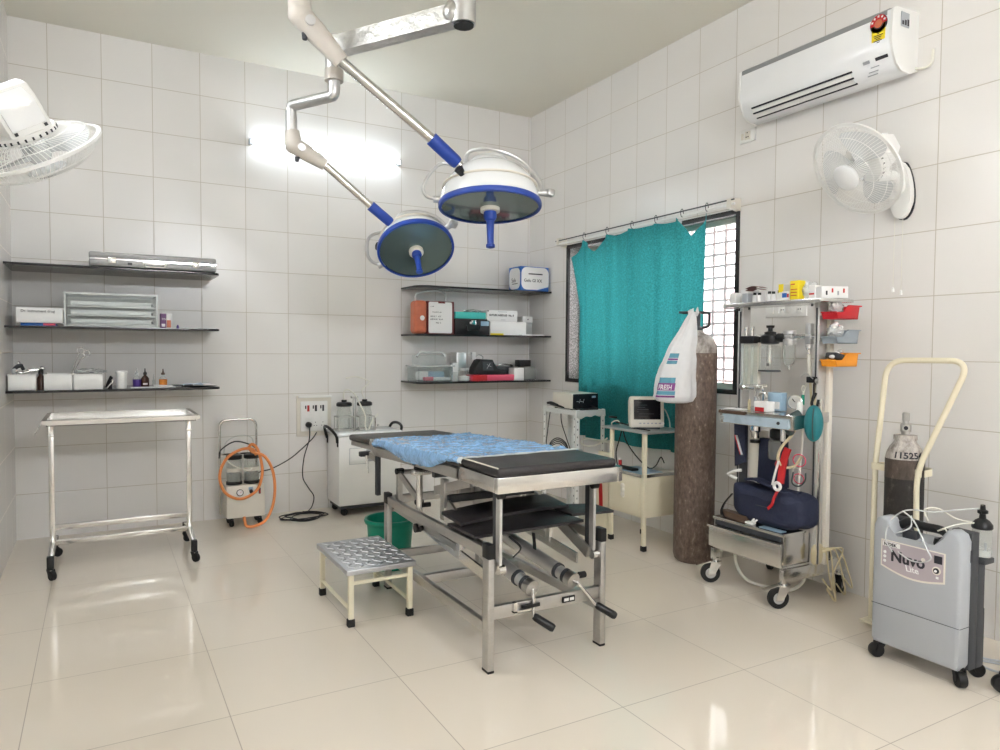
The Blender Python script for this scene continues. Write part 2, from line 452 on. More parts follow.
# ------------------------------------------------------------------ room shell
struct(mb('floor').b2((XL-.2, YF-.2, -.1), (XR+.2, YB+.2, 0)).build('floor', smooth=0))
struct(mb('ceil').b2((XL-.2, YF-.2, ZC), (XR+.2, YB+.2, ZC+.1)).build('ceiling', smooth=0))
struct(mb('wall_b').b2((XL-.2, YB, 0), (XR+.2, YB+.2, ZC)).build('wall_back', smooth=0))
struct(mb('wall_b').b2((XL-.2, YF-.2, 0), (XR+.2, YF, ZC)).build('wall_front', smooth=0))
struct(mb('wall_s').b2((XL-.2, YF, 0), (XL, YB, ZC)).build('wall_left', smooth=0))
WY0, WY1, WZ0, WZ1 = 3.055, 4.885, .985, 2.115
wr = mb('wall_s')
wr.b2((XR, YF, 0), (XR+.2, WY0, ZC)); wr.b2((XR, WY1, 0), (XR+.2, YB, ZC)); wr.b2((XR, WY0, 0), (XR+.2, WY1, WZ0)); wr.b2((XR, WY0, WZ1), (XR+.2, WY1, ZC))
struct(wr.build('wall_right', smooth=0))
# window: black granite edge, grey granite lining, aluminium sliding sashes, bars outside
win = struct(bpy.data.objects.new('window_1', None)); COL.objects.link(win); win.location = (XR, (WY0+WY1)/2, WZ0); WORLD['window_1'] = win.location.copy()
fr = mb('granite_black'); e = .03
fr.b2((XR-.006, WY0, WZ0), (XR+.012, WY0+e, WZ1)); fr.b2((XR-.006, WY1-e, WZ0), (XR+.012, WY1, WZ1)); fr.b2((XR-.006, WY0+e, WZ0), (XR+.012, WY1-e, WZ0+e)); fr.b2((XR-.006, WY0+e, WZ1-e), (XR+.012, WY1-e, WZ1))
fr.build('window_edge', win, smooth=0)
fr = mb('granite')
fr.b2((XR+.012, WY0, WZ0), (XR+.13, WY0+.02, WZ1)); fr.b2((XR+.012, WY1-.02, WZ0), (XR+.13, WY1, WZ1)); fr.b2((XR+.012, WY0, WZ0), (XR+.13, WY1, WZ0+.02)); fr.b2((XR+.012, WY0, WZ1-.02), (XR+.13, WY1, WZ1))
fr.build('window_lining', win, smooth=0)
sash = mb('offwhite'); xs = XR+.105
ym = (WY0+WY1)/2
for (a, b, dx) in ((WY0+.02, ym+.03, 0), (ym-.03, WY1-.02, .028)):
    for (p, q) in (((a, WZ0+.02), (a+.035, WZ1-.02)), ((b-.035, WZ0+.02), (b, WZ1-.02)), ((a, WZ0+.02), (b, WZ0+.06)), ((a, WZ1-.055), (b, WZ1-.02))):
        sash.b2((xs+dx, p[0], p[1]), (xs+dx+.024, q[0], q[1]))
    mb('pane').b2((xs+dx+.009, a+.03, WZ0+.05), (xs+dx+.014, b-.03, WZ1-.05)).build('window_pane', win, smooth=0)
sash.build('window_sash', win, smooth=0)
gr = mb('bars')
y = WY0+.06
while y < WY1: gr.cyl((XR+.168, y, WZ0), (XR+.168, y, WZ1), .010, seg=6); y += .102
z = WZ0+.07
while z < WZ1: gr.cyl((XR+.172, WY0, z), (XR+.172, WY1, z), .009, seg=6); z += .0755
gr.build('window_grille', win)
struct(mb('pinkwall').b2((XR+6, -8, -.5), (XR+6.2, 22, 2.3)).build('wall_outside', smooth=0))

def tube_light(a, b, n, label, group, glow='tube'):
    """batten with glowing tube between a and b, n = direction away from the wall"""
    a, b, n = V(*a), V(*b), V(*n); d = (b-a).normalized()
    t = thing('tube_light', label, 'tube light', (a+b)/2, group)
    mb('white').bar(a, b, .032, .018).build('batten', t)
    for p, s in ((a, -1), (b, 1)): mb('greyp').bar(p+d*s*.001+n*.004, p+d*s*.022+n*.004, .04, .04).build('end_cap', t)
    mb(glow).cyl(a+n*.030, b+n*.030, .0125, seg=12).build('tube', t)
tube_light((.99, YB-.016, 2.752), (2.12, YB-.016, 2.752), (0, -1, 0), 'lit white tube light on the back tiled wall behind the lamp arms', None)
tube_light((.7, YF+.016, 2.55), (1.9, YF+.016, 2.55), (0, 1, 0), 'lit tube light on the wall behind the camera', None, 'tube_b')
tube_light((XL+.016, 2.7, 2.95), (XL+.016, 3.9, 2.95), (1, 0, 0), 'added fill tube light, out of view high on the left wall nearer the back wall', None, 'tube_fill')  # unseen fill lamp, added to even out brightness towards the back wall
tube_light((XL+.016, -1.2, 2.5), (XL+.016, 0, 2.5), (1, 0, 0), 'lit tube light on the left wall beside the camera', None, 'tube_c')

# ------------------------------------------------------------------ ceiling lamp: column, two arms, two lamp heads
sl = thing('surgical_light', 'twin headed surgical lamp with blue rims hanging from the ceiling above the table', 'surgical lamp', (1.432, 2.885, ZC))
c = mb('alu').lathe([(.11, -.003), (.11, -.03), (.06, -.07), (.056, -.08)], (1.432, 2.885, ZC))
c.cyl((1.432, 2.885, ZC-.05), (1.432, 2.885, 2.70), .054, seg=28); c.m('black').cyl((1.432, 2.885, 2.701), (1.432, 2.885, 2.692), .045, seg=24)
c.m('white').cyl((1.432, 2.885, 3.10), (1.432, 2.885, 2.96), .075, seg=28)
c.build('column', sl)
# lower arm wrapped in foil
A0, A1 = V(1.40, 2.91, 2.742), V(1.03, 3.515, 2.742)
dA = (A1-A0).normalized()
mb('foil').bar(A0, A1, .07, .085).build('arm', sl, smooth=0, label='arm wrapped in silver foil')
k = mb('foil').sphere(A0+V(-.005, .0, .01), .05, (1, 1, 1.1)); k.build('arm_hub', sl)
k = mb('alu'); J = A1+dA*.0
k.cyl(J+V(0, 0, .05), J+V(0, 0, -.11), .043, seg=24); k.m('arm_paint').cyl(J+V(0, 0, -.11), J+V(0, 0, -.165), .046, seg=24); k.m('alu').cyl(J+V(0, 0, -.165), J+V(0, 0, -.20), .03, seg=20)
k.m('black')
for s in (-1, 1): k.cyl(J+Rw*.03*s-V(0, .03, .05), J+Rw*.031*s-V(0, .045, .05), .006, seg=8)
k.build('swivel', sl)
k = mb('alu').sweep(round_poly([J+V(0, 0, -.19), J+V(0, 0, -.235), V(.875, 3.755, 2.50), V(.876, 3.752, 2.33)], .03), .029, 14); k.build('crank_arm', sl)
# spring arm to the small head
def spring_arm(pts, big):
    k = mb('arm_paint'); p = [V(*q) for q in pts]; s = 1.25 if big else 1.0
    k.sweep([p[0], p[0].lerp(p[1], .6), p[1]], [.036*s, .042*s, .044*s], 16)
    k.sphere(p[1], .046*s)
    k.sweep([p[1], p[1].lerp(p[2], .4), p[2]], [.043*s, .042*s, .030*s], 16)
    side = (p[2]-p[1]).cross(V(0, 0, 1)).normalized()
    q = p[1].lerp(p[2], .22)
    for sgn in (-1, 1): k.m('alu').cyl(q+side*sgn*.03*s, q+side*sgn*.048*s, .019*s, seg=16)
    k.m('greyd').cyl(p[1].lerp(p[2], .12)+V(0, 0, -.05*s), p[1].lerp(p[2], .1)+V(0, 0, -.075*s), .014*s, .009*s, seg=10)
    k.build('knuckle', sl)
    k = mb('steel').cyl(p[2], p[3], .020*s, seg=18); d = (p[3]-p[2]).normalized(); sd = d.cross(V(0, 0, 1)).normalized()
    k.build('spring_arm', sl)
    mb('blue').sweep([p[3]-d*.01, p[3].lerp(p[4], .9), p[4]], [.028*s, .027*s, .024*s], 18).build('arm_sleeve', sl)
    k = mb('steel').sweep([p[4]-d*.01, p[4]+d*.05], .017*s, 14); k.sphere(p[4]+d*.05, .022*s); k.build('arm_joint', sl)
    return p[4]+d*.05
def lamp_head(c, n, R, H, joint, knob, pivots):
    """c centre of the rim, n the way the lamp shines"""
    q = V(0, 0, -1).rotation_difference(V(*n).normalized())
    X = Matrix.Translation(V(*c)) @ q.to_matrix().to_4x4()
    def g(name): k = mb(name); k.X = X; return k
    dome = g('white_gloss').lathe([(R*.985, .004), (R*1.0, .02), (R*.97, H*.25), (R*.86, H*.55), (R*.66, H*.80), (R*.42, H*.94), (R*.40, H*.95), (R*.40, H*1.0), (R*.36, H*1.06), (R*.18, H*1.1), (0, H*1.11)], seg=56, cap=False).build('lamp_dome', sl)
    k = g('offwhite')   # raised band round the dome
    k.sweep([V(R*.93*math.cos(a), R*.93*math.sin(a), H*.43) for a in [i*PI/28 for i in range(56)]], .006, 6, closed=True)
    k.build('dome_band', dome)
    g('blue').lathe([(R*.965, -.012), (R*1.02, -.012), (R*1.03, -.006), (R*1.03, .010), (R*1.02, .016), (R*.99, .016), (R*.965, .0)], seg=64, cap=False).build('lamp_rim', sl)
    ln = g('lens').lathe([(0, -.010), (R*.5, -.009), (R*.96, -.006), (R*.96, .004), (0, .004)], seg=56, cap=False)
    ln.m('reflector')
    ln.build('lamp_glass', sl)
    hd = g('offwhite').lathe([(.03*R/.27, -.008), (.052*R/.27, -.010), (.052*R/.27, -.03), (.036*R/.27, -.032)], seg=28).build('handle_collar', sl)
    s = R/.27
    g('blue').lathe([(.034*s, -.03), (.036*s, -.06*s), (.030*s, -.075*s), (.022*s, -.08*s), (.019*s, -.15*s), (.018*s, -.205*s), (.024*s, -.212*s), (.024*s, -.225*s), (.012*s, -.23*s), (0, -.23*s)], seg=24, cap=False).build('lamp_handle', sl)
    ks = g('black'); a = knob
    ks.cyl((R*.90*math.cos(a), R*.90*math.sin(a), H*.42), (R*1.02*math.cos(a), R*1.02*math.sin(a), H*.5), .016, .024, seg=12); ks.build('dome_knob', dome)
    # yoke: a bent tube from the joint round to two pivots on the rim
    w = [X @ V(R*1.03*math.cos(p), R*1.03*math.sin(p), .05) for p in pivots]
    return X, w
j1 = spring_arm([(.878, 3.748, 2.37), (.885, 3.745, 2.30), (1.044, 3.729, 2.215), (1.299, 3.724, 2.022), (1.406, 3.719, 1.945)], False)
nsm = (-Fw*.57+V(0, 0, -1)*.78+Rw*.18)
X1, w1 = lamp_head((1.565, 3.745, 1.815), nsm, .212, .17, j1, 2.6, (0, PI))
jb = spring_arm([(.822, 3.40, 3.02), (.835, 3.397, 2.81), (1.025, 3.365, 2.619), (1.468, 3.296, 2.30), (1.603, 3.290, 2.20)], True)
nbig = (-Fw*.13+V(0, 0, -1)*.98+Rw*.02)
X2, w2 = lamp_head((1.785, 3.276, 2.0), nbig, .262, .235, jb, 3.6, (0, PI))
def yoke(X, j, pl, pr, over, hoop):
    """bent tube from the joint to the two pivots; points are (right, towards the room's front, up) in the head's own frame"""
    iv = X.inverted(); jl = iv @ j
    k = mb('alu'); k.X = X
    k.sweep(catmull([jl]+[V(*o) for o in hoop]+[pl], 8), .009, 10)
    k.sweep(catmull([jl]+[V(*o) for o in over]+[pr], 8), .010, 10)
    for p in (pl, pr):
        d = V(p.x, p.y, 0).normalized(); k.cyl(p-d*.02, p+d*.028, .018, seg=12)
    k.box(pr+V(pr.x, pr.y, 0).normalized()*.04, (.045, .045, .04), .01)
    k.build('yoke', sl)
def axes(X):
    """directions in the rim plane: a = picture right, b = towards the viewer's side"""
    q = X.to_3x3().inverted(); a = q @ Rw; a.z = 0; a.normalize(); b = V(0, 0, 1).cross(a)
    if b.dot(q @ -Fw) < 0: b = -b
    return lambda r, t, z: a*r+b*t+V(0, 0, z)
f2 = axes(X2)
yoke(X2, jb, f2(-.265, .03, .03), f2(.275, -.02, .075), [f2(-.10, .13, .240), f2(.02, .165, .235), f2(.15, .13, .20), f2(.245, .05, .13)], [f2(-.25, .03, .22), f2(-.34, .03, .12), f2(-.33, .03, .05)])
f1 = axes(X1)
yoke(X1, j1, f1(-.20, -.10, .02), f1(.19, .11, .03), [f1(-.06, .165, .115), f1(.03, .185, .10), f1(.13, .165, .065)], [f1(-.24, .05, .10), f1(-.275, -.03, .05), f1(-.25, -.09, .03)])
# upper arm above the picture edge carries the big head
k = mb('foil').bar((1.40, 2.91, 3.03), (.84, 3.385, 3.03), .07, .085); k.m('alu').cyl((.822, 3.40, 3.09), (.822, 3.40, 2.95), .045, seg=20); k.build('arm', sl, smooth=30)

# ------------------------------------------------------------------ operating table
TX0, TX1 = 1.292, 1.866
ot = thing('operating_table', 'stainless steel operating table with black pads in the middle of the room', 'operating table', (1.575, 3.0, 0))
def leg(x, y, h):
    k = mb('steel_dull').b2((x, y, .008), (x+.026, y+.05, h), .003); lg = k.build('leg', ot)
    mb('rubber').b2((x-.001, y-.001, 0), (x+.027, y+.051, .010), .002).build('foot', lg)
    mb('black').b2((x-.002, y-.002, h-.002), (x+.028, y+.052, h+.055), .004).build('cap', lg)
for (x, y) in ((1.29, 2.36), (1.829, 2.36), (1.29, 3.46), (1.829, 3.46)): leg(x, y, .448)
for x in (1.29, 1.829):
    k = mb('steel_dull').b2((x, 2.41, .444), (x+.026, 3.46, .486), .003); k.b2((x-.001, 2.41, .150), (x+.026, 3.46, .192), .003); k.build('side_rail', ot)
k = mb('steel_dull').b2((1.316, 2.37, .205), (1.829, 2.395, .256), .003); k.build('cross_rail', ot)
k = mb('steel_dull').b2((1.316, 3.03, .150), (1.829, 3.065, .192), .003); k.build('cross_rail', ot); k = mb('steel_dull').b2((1.316, 3.475, .15), (1.829, 3.50, .192), .003); k.build('cross_rail', ot); k = mb('steel_dull').b2((1.316, 3.475, .444), (1.829, 3.50, .486), .003); k.build('cross_rail', ot)
lb = mb('black').b2((1.64, 2.364, .218), (1.70, 2.371, .242)); lb.m('white').b2((1.646, 2.3625, .224), (1.668, 2.3645, .236)).b2((1.674, 2.3625, .224), (1.694, 2.3645, .236)); lb.build('name_plate', ot)
# tilting top frame: foot section and back section
k = mb('steel')
k.b2((TX0+.002, 2.30, .710), (TX1-.002, 2.325, .772), .003)
for x in (TX0, TX1-.024): k.b2((x, 2.325, .712), (x+.024, 2.615, .770), .003)
k.b2((TX0+.02, 2.59, .712), (TX1-.02, 2.612, .76), .003)
k.m('steel').sweep([(TX1+.0, 2.303, .741), (TX1+.024, 2.312, .741), (TX1+.024, 2.36, .741)], 0, flat=(.012, .06))
k.build('foot_section_frame', ot)
k = mb('steel_dull')
for x in (TX0, TX1-.024): k.prism([(x, 2.625, .712), (x, 2.625, .758), (x, 3.235, .734), (x, 3.72, .714), (x, 3.72, .668), (x, 3.235, .694)], (.024, 0, 0), .002)
k.bar((TX0, 2.64, .735), (TX1, 2.64, .735), .02, .04); k.bar((TX0, 3.70, .692), (TX1, 3.70, .692), .02, .04); k.bar((TX0, 3.23, .712), (TX1, 3.23, .712), .03, .03)
k.m('black').b2((TX0-.002, 3.09, .702), (TX0+.002, 3.125, .714))
k.build('back_section_frame', ot)
k = mb('steel_dull')
for x in (TX0+.01, TX1-.034): k.prism([(x, 3.73, .69), (x, 3.73, .716), (x, 4.10, .700), (x, 4.10, .676)], (.024, 0, 0), .002)
k.bar((TX0+.01, 4.09, .688), (TX1-.01, 4.09, .688), .024, .024)
k.build('head_section_frame', ot)
def pad(name, y0, y1, z0, z1, th, x0=TX0+.004, x1=TX1-.004, corner=.03, top='vinyl'):
    k = mb(top)
    k.box(((x0+x1)/2, (y0+y1)/2, 0), (x1-x0, y1-y0, th), .014, seg=3)
    for v in k.bm.verts:
        t = (v.co.y-y0)/(y1-y0); v.co.z += z0+(z1-z0)*t
    return k.build(name, ot)
pad('foot_pad', 2.302, 2.612, .790, .790, .036)
pad('back_pad', 2.622, 3.725, .778, .734, .036)
pad('head_pad', 3.735, 4.135, .734, .718, .036)
k = mb('offwhite').sweep([(TX0+.006, 2.61, .806), (TX0+.004, 2.45, .808), (TX0+.01, 2.312, .806)], .003, 6); k.build('pad_piping', ot)
# head-section post and clamp with lever, near left
k = mb('greyd').b2((1.288, 3.615, .462), (1.312, 3.648, .675), .004); k.m('steel_dull').bar((1.30, 3.635, .66), (1.30, 3.74, .742), .02, .03); k.build('post', ot)
k = mb('black').b2((1.225, 3.70, .664), (1.285, 3.735, .692), .006); k.m('steel').cyl((1.262, 3.70, .672), (1.262, 3.70, .655), .010, seg=12); k.cyl((1.262, 3.70, .662), (1.266, 3.69, .575), .004, seg=8); k.m('steel_dull').bar((1.28, 3.715, .676), (1.30, 3.65, .655), .02, .03)
k.build('clamp', ot)
# middle column with knob, scissor links
k = mb('steel').cyl((1.335, 3.144, .455), (1.335, 3.144, .655), .016, seg=14); k.m('steel').box((1.345, 3.144, .662), (.10, .045, .03), .01); k.m('black').cyl((1.335, 3.144, .675), (1.335, 3.144, .692), .028, seg=10); k.cyl((1.39, 3.14, .50), (1.35, 3.14, .50), .012, seg=10)
k.build('column', ot)
for xx in (1.345, 1.80):
    k = mb('steel_dull')
    k.bar((xx, 3.45, .615), (xx, 3.16, .51), .008, .04); k.bar((xx, 3.43, .63), (xx, 3.43, .47), .025, .025)
    k.m('black').cyl((xx-.02, 3.43, .62), (xx+.02, 3.43, .62), .016, seg=12).cyl((xx-.02, 3.17, .51), (xx+.02, 3.17, .51), .012, seg=12)
    k.build('link', ot)
    k = mb('steel_dull').bar((xx-.022, 3.44, .43), (xx-.022, 2.70, .405), .012, .03); k.m('steel').bar((xx-.022, 3.46, .455), (xx-.022, 2.46, .36), .01, .045); k.m('black').cyl((xx-.04, 3.13, .395), (xx-.01, 3.13, .395), .022, seg=14).cyl((xx-.04, 3.06, .41), (xx-.01, 3.06, .41), .012, seg=12).cyl((xx-.04, 2.42, .30), (xx-.01, 2.42, .30), .014, seg=12)
    k.m('steel').b2((xx-.03, 2.665, .375), (xx-.012, 2.70, .50))
    k.build('lift_arm', ot)
    # upright bar that carries the foot section
    k = mb('steel_soft').bar((xx+.012, 2.40, .705), (xx+.012, 2.40, .372), .03, .012); k.m('black').cyl((xx, 2.39, .688), (xx+.028, 2.39, .688), .018, seg=14); k.m('steel').cyl((xx+.002, 2.39, .39), (xx+.03, 2.39, .39), .02, seg=14)
    k.build('upright_bar', ot)
    k = mb('greyd').b2((xx+.016, 2.425, .40), (xx+.034, 2.46, .69), .002); k.build('upright_bar', ot)
    k = mb('steel_dull').bar((xx, 2.41, .395), (xx, 2.84, .56), .012, .05); k.m('steel_dull').bar((xx, 2.98, .60), (xx, 2.62, .70), .012, .04); k.build('link', ot)
    k = mb('steel_dull').b2((xx-.012, 2.86, .486), (xx+.014, 2.90, .67), .002); k.build('post', ot)
mb('greyd').b2((1.35, 3.0, .655), (1.80, 3.03, .70)).build('torsion_bar', ot); mb('greyd').b2((1.35, 2.84, .57), (1.80, 2.87, .60)).build('torsion_bar', ot); mb('steel_dull').cyl((1.35, 3.43, .615), (1.80, 3.43, .615), .012).build('torsion_bar', ot); k = mb('steel_dull').b2((1.46, 2.95, .486), (1.475, 2.98, .60)).b2((1.53, 2.95, .486), (1.545, 2.98, .60)).bar((1.40, 2.965, .525), (1.80, 2.965, .525), .02, .03); k.build('torsion_bar', ot)
# crank screws
for (p, q, h0, h1, grip) in (((1.43, 2.95, .42), (1.497, 2.375, .300), (1.497, 2.365, .30), (1.492, 2.355, .195), (1.555, 2.30, .150)), ((1.60, 3.0, .43), (1.705, 2.385, .296), (1.716, 2.37, .292), (1.800, 2.352, .188), (1.872, 2.31, .140))):
    p, q = V(*p), V(*q); d = (q-p).normalized()
    k = mb('steel_soft').cyl(p, q-d*.10, .031, seg=20); k.m('greyd').cyl(q-d*.10, q-d*.085, .033, seg=20); k.m('steel_soft').cyl(q-d*.085, q-d*.05, .027, seg=20); k.m('greyd').cyl(q-d*.05, q-d*.03, .031, seg=20); k.m('steel_dull').cyl(q-d*.03, q+d*.004, .033, seg=20)
    cr = k.build('crank_screw', ot)
    mb('chrome').sweep(round_poly([q, V(*h0), V(*h1), V(*h1)+(V(*grip)-V(*h1)).normalized()*.02], .012), .007, 8).build('crank', cr)
    g0 = V(*h1); g1 = V(*grip)
    k = mb('black').sweep([g0, g0.lerp(g1, .1), g0.lerp(g1, .9), g1], [.012, .016, .017, .013], 14)
    k.build('crank_grip', cr)
k = mb('steel').b2((1.40, 2.352, .222), (1.415, 2.37, .262)).b2((1.40, 2.352, .222), (1.48, 2.37, .228)); k.m('black').b2((1.44, 2.35, .232), (1.52, 2.362, .246)); k.build('bracket', ot)

# blue plastic sheet draped across the back section
sh = MB().m('sheet'); YS0, YS1 = 2.60, 3.66
def sheet(u, v):
    t = v
    y = YS0+(YS1-YS0)*t
    nz = noise.noise((u*5, t*6, 1.3)); n2 = noise.noise((u*14, t*13, 4.1)); n3 = noise.noise((u*2, t*9, 8.))
    zt = .8015-.042*max(0, (t-.0))*1.0
    # across: -0.13..1.13 of the width, hanging below the edges
    x = TX0-.008+(TX1-TX0+.016)*min(max(u, 0), 1)
    rg = max(0, 1-abs(noise.noise((u*7+2*n3, t*9, 2.2)))*5); rg2 = max(0, 1-abs(noise.noise((u*15, t*12+1.5*nz, 6.2)))*5)
    z = zt+.002+.006*abs(nz)+.004*n2+.0055*rg*rg+.003*rg2
    left = (.035+.035*noise.noise((t*3.1, .3, 2))+.030*math.exp(-((t-.45)/.25)**2))
    if u < 0:
        f = -u/.16
        z -= f*left; x -= .010*math.sin(f*PI)+.010*n2*f
    if u > 1:
        f = (u-1)/.16; z -= f*.07; x += .008+.008*n2*f
    y += .018*n3+.02*noise.noise((u*2.2, 3, t))*(1 if t < .05 or t > .95 else 0)
    if t > .9: y += .05*noise.noise((u*3, 7.7, 1))
    return (x, y, z)
sh.grid(lambda u, v: sheet(-.16+1.32*u, v), 170, 200)
for f in sh.bm.faces: f.material_index = 0
so = sh.build('plastic_sheet', None, (1.575, 3.2, .77), smooth=180)
tag(so, 'crinkled light blue plastic sheet draped over the operating table', 'plastic sheet')
k = mb('sheet_edge')
def hem(u, v):
    x, y, z = sheet(-.10+1.20*u, 0); y = YS0-.03+.04*v+.012*noise.noise((u*4, 1, 0)); return (x, y, .8095+.003*noise.noise((u*9, v*3, 0))-(.02*max(0, (.09-u)/.09))-(.03*max(0, (u-.93)/.07)))
k.grid(hem, 60, 6); k.build('hem', so, smooth=180, label='pale clear hem of the sheet')

# loose pads lying on the lower frame
def lowpad(label, pts, th, bend, strap):
    k = mb('vinyl'); a, b, c, d = [V(*p) for p in pts]
    nu, nv = 16, 6
    def f(s):
        def g(u, v):
            e = min(u, 1-u, v*1., (1-v)*1.)
            r = 1 if e > .04 else .4
            p = a.lerp(b, u).lerp(d.lerp(c, u), v)
            return p+V(0, 0, s*th/2*r+bend*math.sin(u*PI))
        return g
    k.grid(f(1), nu, nv); k.grid(f(-1), nu, nv)
    bmesh.ops.remove_doubles(k.bm, verts=k.bm.verts[:], dist=1e-5)
    E = [e for e in k.bm.edges if len(e.link_faces) == 1]
    bmesh.ops.bridge_loops(k.bm, edges=E)
    cen = (a+b+c+d)/4
    o = k.build('cushion_pad', None, cen, smooth=50); tag(o, label, 'cushion')
    if strap:
        k = mb('black')
        for s in strap: k.sweep(catmull(s, 5), 0, flat=(.022, .003))
        k.build('strap', o)
    return o
lowpad('thin black cushion lying across the lower frame of the operating table, uppermost', [(1.294, 2.80, .538), (1.86, 2.84, .556), (1.85, 2.63, .545), (1.30, 2.62, .525)], .03, .010, [[(1.36, 2.62, .51), (1.362, 2.60, .46), (1.365, 2.60, .42)]])
lowpad('black cushion lying lowest across the lower frame behind the upright bars', [(1.294, 2.74, .500), (1.83, 2.76, .506), (1.84, 2.50, .506), (1.30, 2.50, .500)], .030, -.002, [[(1.58, 2.50, .485), (1.582, 2.495, .44), (1.585, 2.497, .415)], [(1.46, 2.50, .485), (1.50, 2.47, .44), (1.47, 2.48, .40)]])
lowpad('small black cushion sticking out beyond the right leg of the operating table', [(1.80, 2.74, .532), (2.04, 2.70, .515), (2.055, 2.56, .512), (1.82, 2.56, .520)], .026, 0, None)

# ------------------------------------------------------------------ step stool and bucket
st = thing('step_stool', 'low cream step stool with a silver tread plate top in front of the green bucket', 'stool', (1.12, 3.30, 0))
sx0, sx1, sy0, sy1 = .960, 1.268, 3.06, 3.55
k = mb('treadplate').b2((sx0-.012, sy0-.012, .238), (sx1+.012, sy1+.012, .262), .003)
for i in range(7):
    for j in range(11):
        k.box((sx0+.025+i*.045, sy0+.03+j*.043, .2625), (.036, .011, .005), .0022, Matrix.Rotation(PI/4 if (i+j) % 2 else -PI/4, 3, 'Z'), seg=1)
k.build('tread_plate', st)
for (x, y) in ((sx0, sy0), (sx1-.024, sy0), (sx0, sy1-.024), (sx1-.024, sy1-.024)):
    lg = mb('cream').b2((x, y, .012), (x+.024, y+.024, .240), .004).build('leg', st)
    mb('rubber').b2((x-.004, y-.004, 0), (x+.028, y+.028, .036), .004).build('foot', lg)
for x in (sx0+.012, sx1-.012): mb('cream').cyl((x, sy0+.012, .075), (x, sy1-.012, .075), .009, seg=10).build('stretcher', st)
mb('cream').cyl((sx0+.012, sy0+.012, .195), (sx1-.012, sy0+.012, .195), .009, seg=10).build('stretcher', st)
mb('cream').cyl((sx0+.012, sy1-.012, .195), (sx1-.012, sy1-.012, .195), .009, seg=10).build('stretcher', st)
bk = mb('bucket').lathe([(0, .0), (.105, .0), (.112, .006), (.133, .258), (.144, .258), (.149, .272), (.145, .284), (.134, .284), (.129, .272), (.108, .012), (0, .012)], (1.445, 3.83, 0), seg=40, cap=False).build('bucket', None, (1.445, 3.83, 0))
tag(bk, 'green plastic bucket on the floor behind the step stool', 'bucket')

# ------------------------------------------------------------------ casters
def caster(parent, x, y, r=.03, w=.022, stem=.05, yaw=0., fork='steel', wheel='rubber', hub='greyp', lever=False):
    """swivel caster standing on the floor, stem axis at x,y"""
    q = Matrix.Rotation(yaw, 3, 'Z'); T = lambda a, b, c: V(x, y, 0)+q @ V(a, b, c)
    off = r*.55
    k = mb(fork)
    k.cyl(T(0, 0, 2*r+.012), T(0, 0, 2*r+.012+stem), r*.32, seg=12)
    k.cyl(T(0, 0, 2*r+.004), T(0, 0, 2*r+.014), r*.6, seg=16)
    for s in (-1, 1): k.prism([T(-r*.55, s*(w/2+.002), 2*r+.008), T(r*.55, s*(w/2+.002), 2*r+.008), T(off+r*.35, s*(w/2+.002), r*.8), T(off-r*.35, s*(w/2+.002), r*.8)], q @ V(0, s*.003, 0))
    if lever: k.bar(T(off, 0, 2*r+.012), T(off+r*1.5, 0, 2*r-.012), w*1.1, .005)
    c = k.build('caster', parent)
    k = mb(wheel).lathe([(r*.55, -w/2), (r*.92, -w/2), (r, -w/2+.004), (r, w/2-.004), (r*.92, w/2), (r*.55, w/2)], T(off, 0, r), q @ V(0, 1, 0), 24, cap=False)
    k.m(hub).lathe([(0, -w/2+.002), (r*.56, -w/2+.002), (r*.56, w/2-.002), (0, w/2-.002)], T(off, 0, r), q @ V(0, 1, 0), 20, cap=False)
    k.build('wheel', c)
    return c

# ------------------------------------------------------------------ instrument trolley, left
tr = thing('instrument_trolley', 'empty steel instrument trolley on black casters below the left glass shelves', 'trolley', (.115, 4.69, 0))
k = mb('steel')
ty0, ty1, tx0, tx1 = 4.425, 4.95, -.262, .492
for (a, b) in (((tx0, ty0), (tx1, ty0)), ((tx1, ty0), (tx1, ty1)), ((tx1, ty1), (tx0, ty1)), ((tx0, ty1), (tx0, ty0))): k.bar((*a, .848), (*b, .848), .022, .022)
k.build('tray_rim', tr)
k = mb('steel').b2((tx0+.01, ty0+.01, .828), (tx1-.01, ty1-.01, .832))
for (a, b, c, d) in ((tx0+.01, ty0+.01, tx1-.01, ty0+.013), (tx0+.01, ty1-.013, tx1-.01, ty1-.01), (tx0+.01, ty0+.01, tx0+.013, ty1-.01), (tx1-.013, ty0+.01, tx1-.01, ty1-.01)): k.b2((a, b, .828), (c, d, .845))
k.build('tray', tr)
for x in (-.243, .468):
    k = mb('steel').b2((x-.014, 4.675, .11), (x+.014, 4.705, .838), .003); k.build('post', tr)
    k = mb('chrome').b2((x-.016, 4.672, .745), (x+.016, 4.708, .76), .002); k.build('collar', tr)
    k = mb('steel'); k.prism([(x-.013, 4.44, .125), (x-.013, 4.44, .10), (x-.013, 4.94, .10), (x-.013, 4.94, .125), (x-.013, 4.72, .155), (x-.013, 4.66, .155)], (.026, 0, 0), .003); k.build('foot_rail', tr)
    for y in (4.452, 4.928):
        k = mb('black').b2((x-.017, y-.018, .062), (x+.017, y+.018, .128), .004); k.build('leg_cap', tr)
        caster(tr, x, y, .026, .022, .01, yaw=-1.0 if y < 4.6 else .6, fork='black', hub='black')
k = mb('steel').b2((-.23, 4.678, .215), (.455, 4.702, .245), .002); k.build('stretcher', tr)
k = mb('steel').b2((-.23, 4.678, .128), (.455, 4.702, .158), .002); k.build('stretcher', tr)
k = mb('clear').grid(lambda u, v: (tx0-.015-.03*v+.01*noise.noise((u*5, v*4, 0)), ty0+.02+.06*u, .845-.07*v+.02*noise.noise((u*6, v*3, 3))), 8, 8)
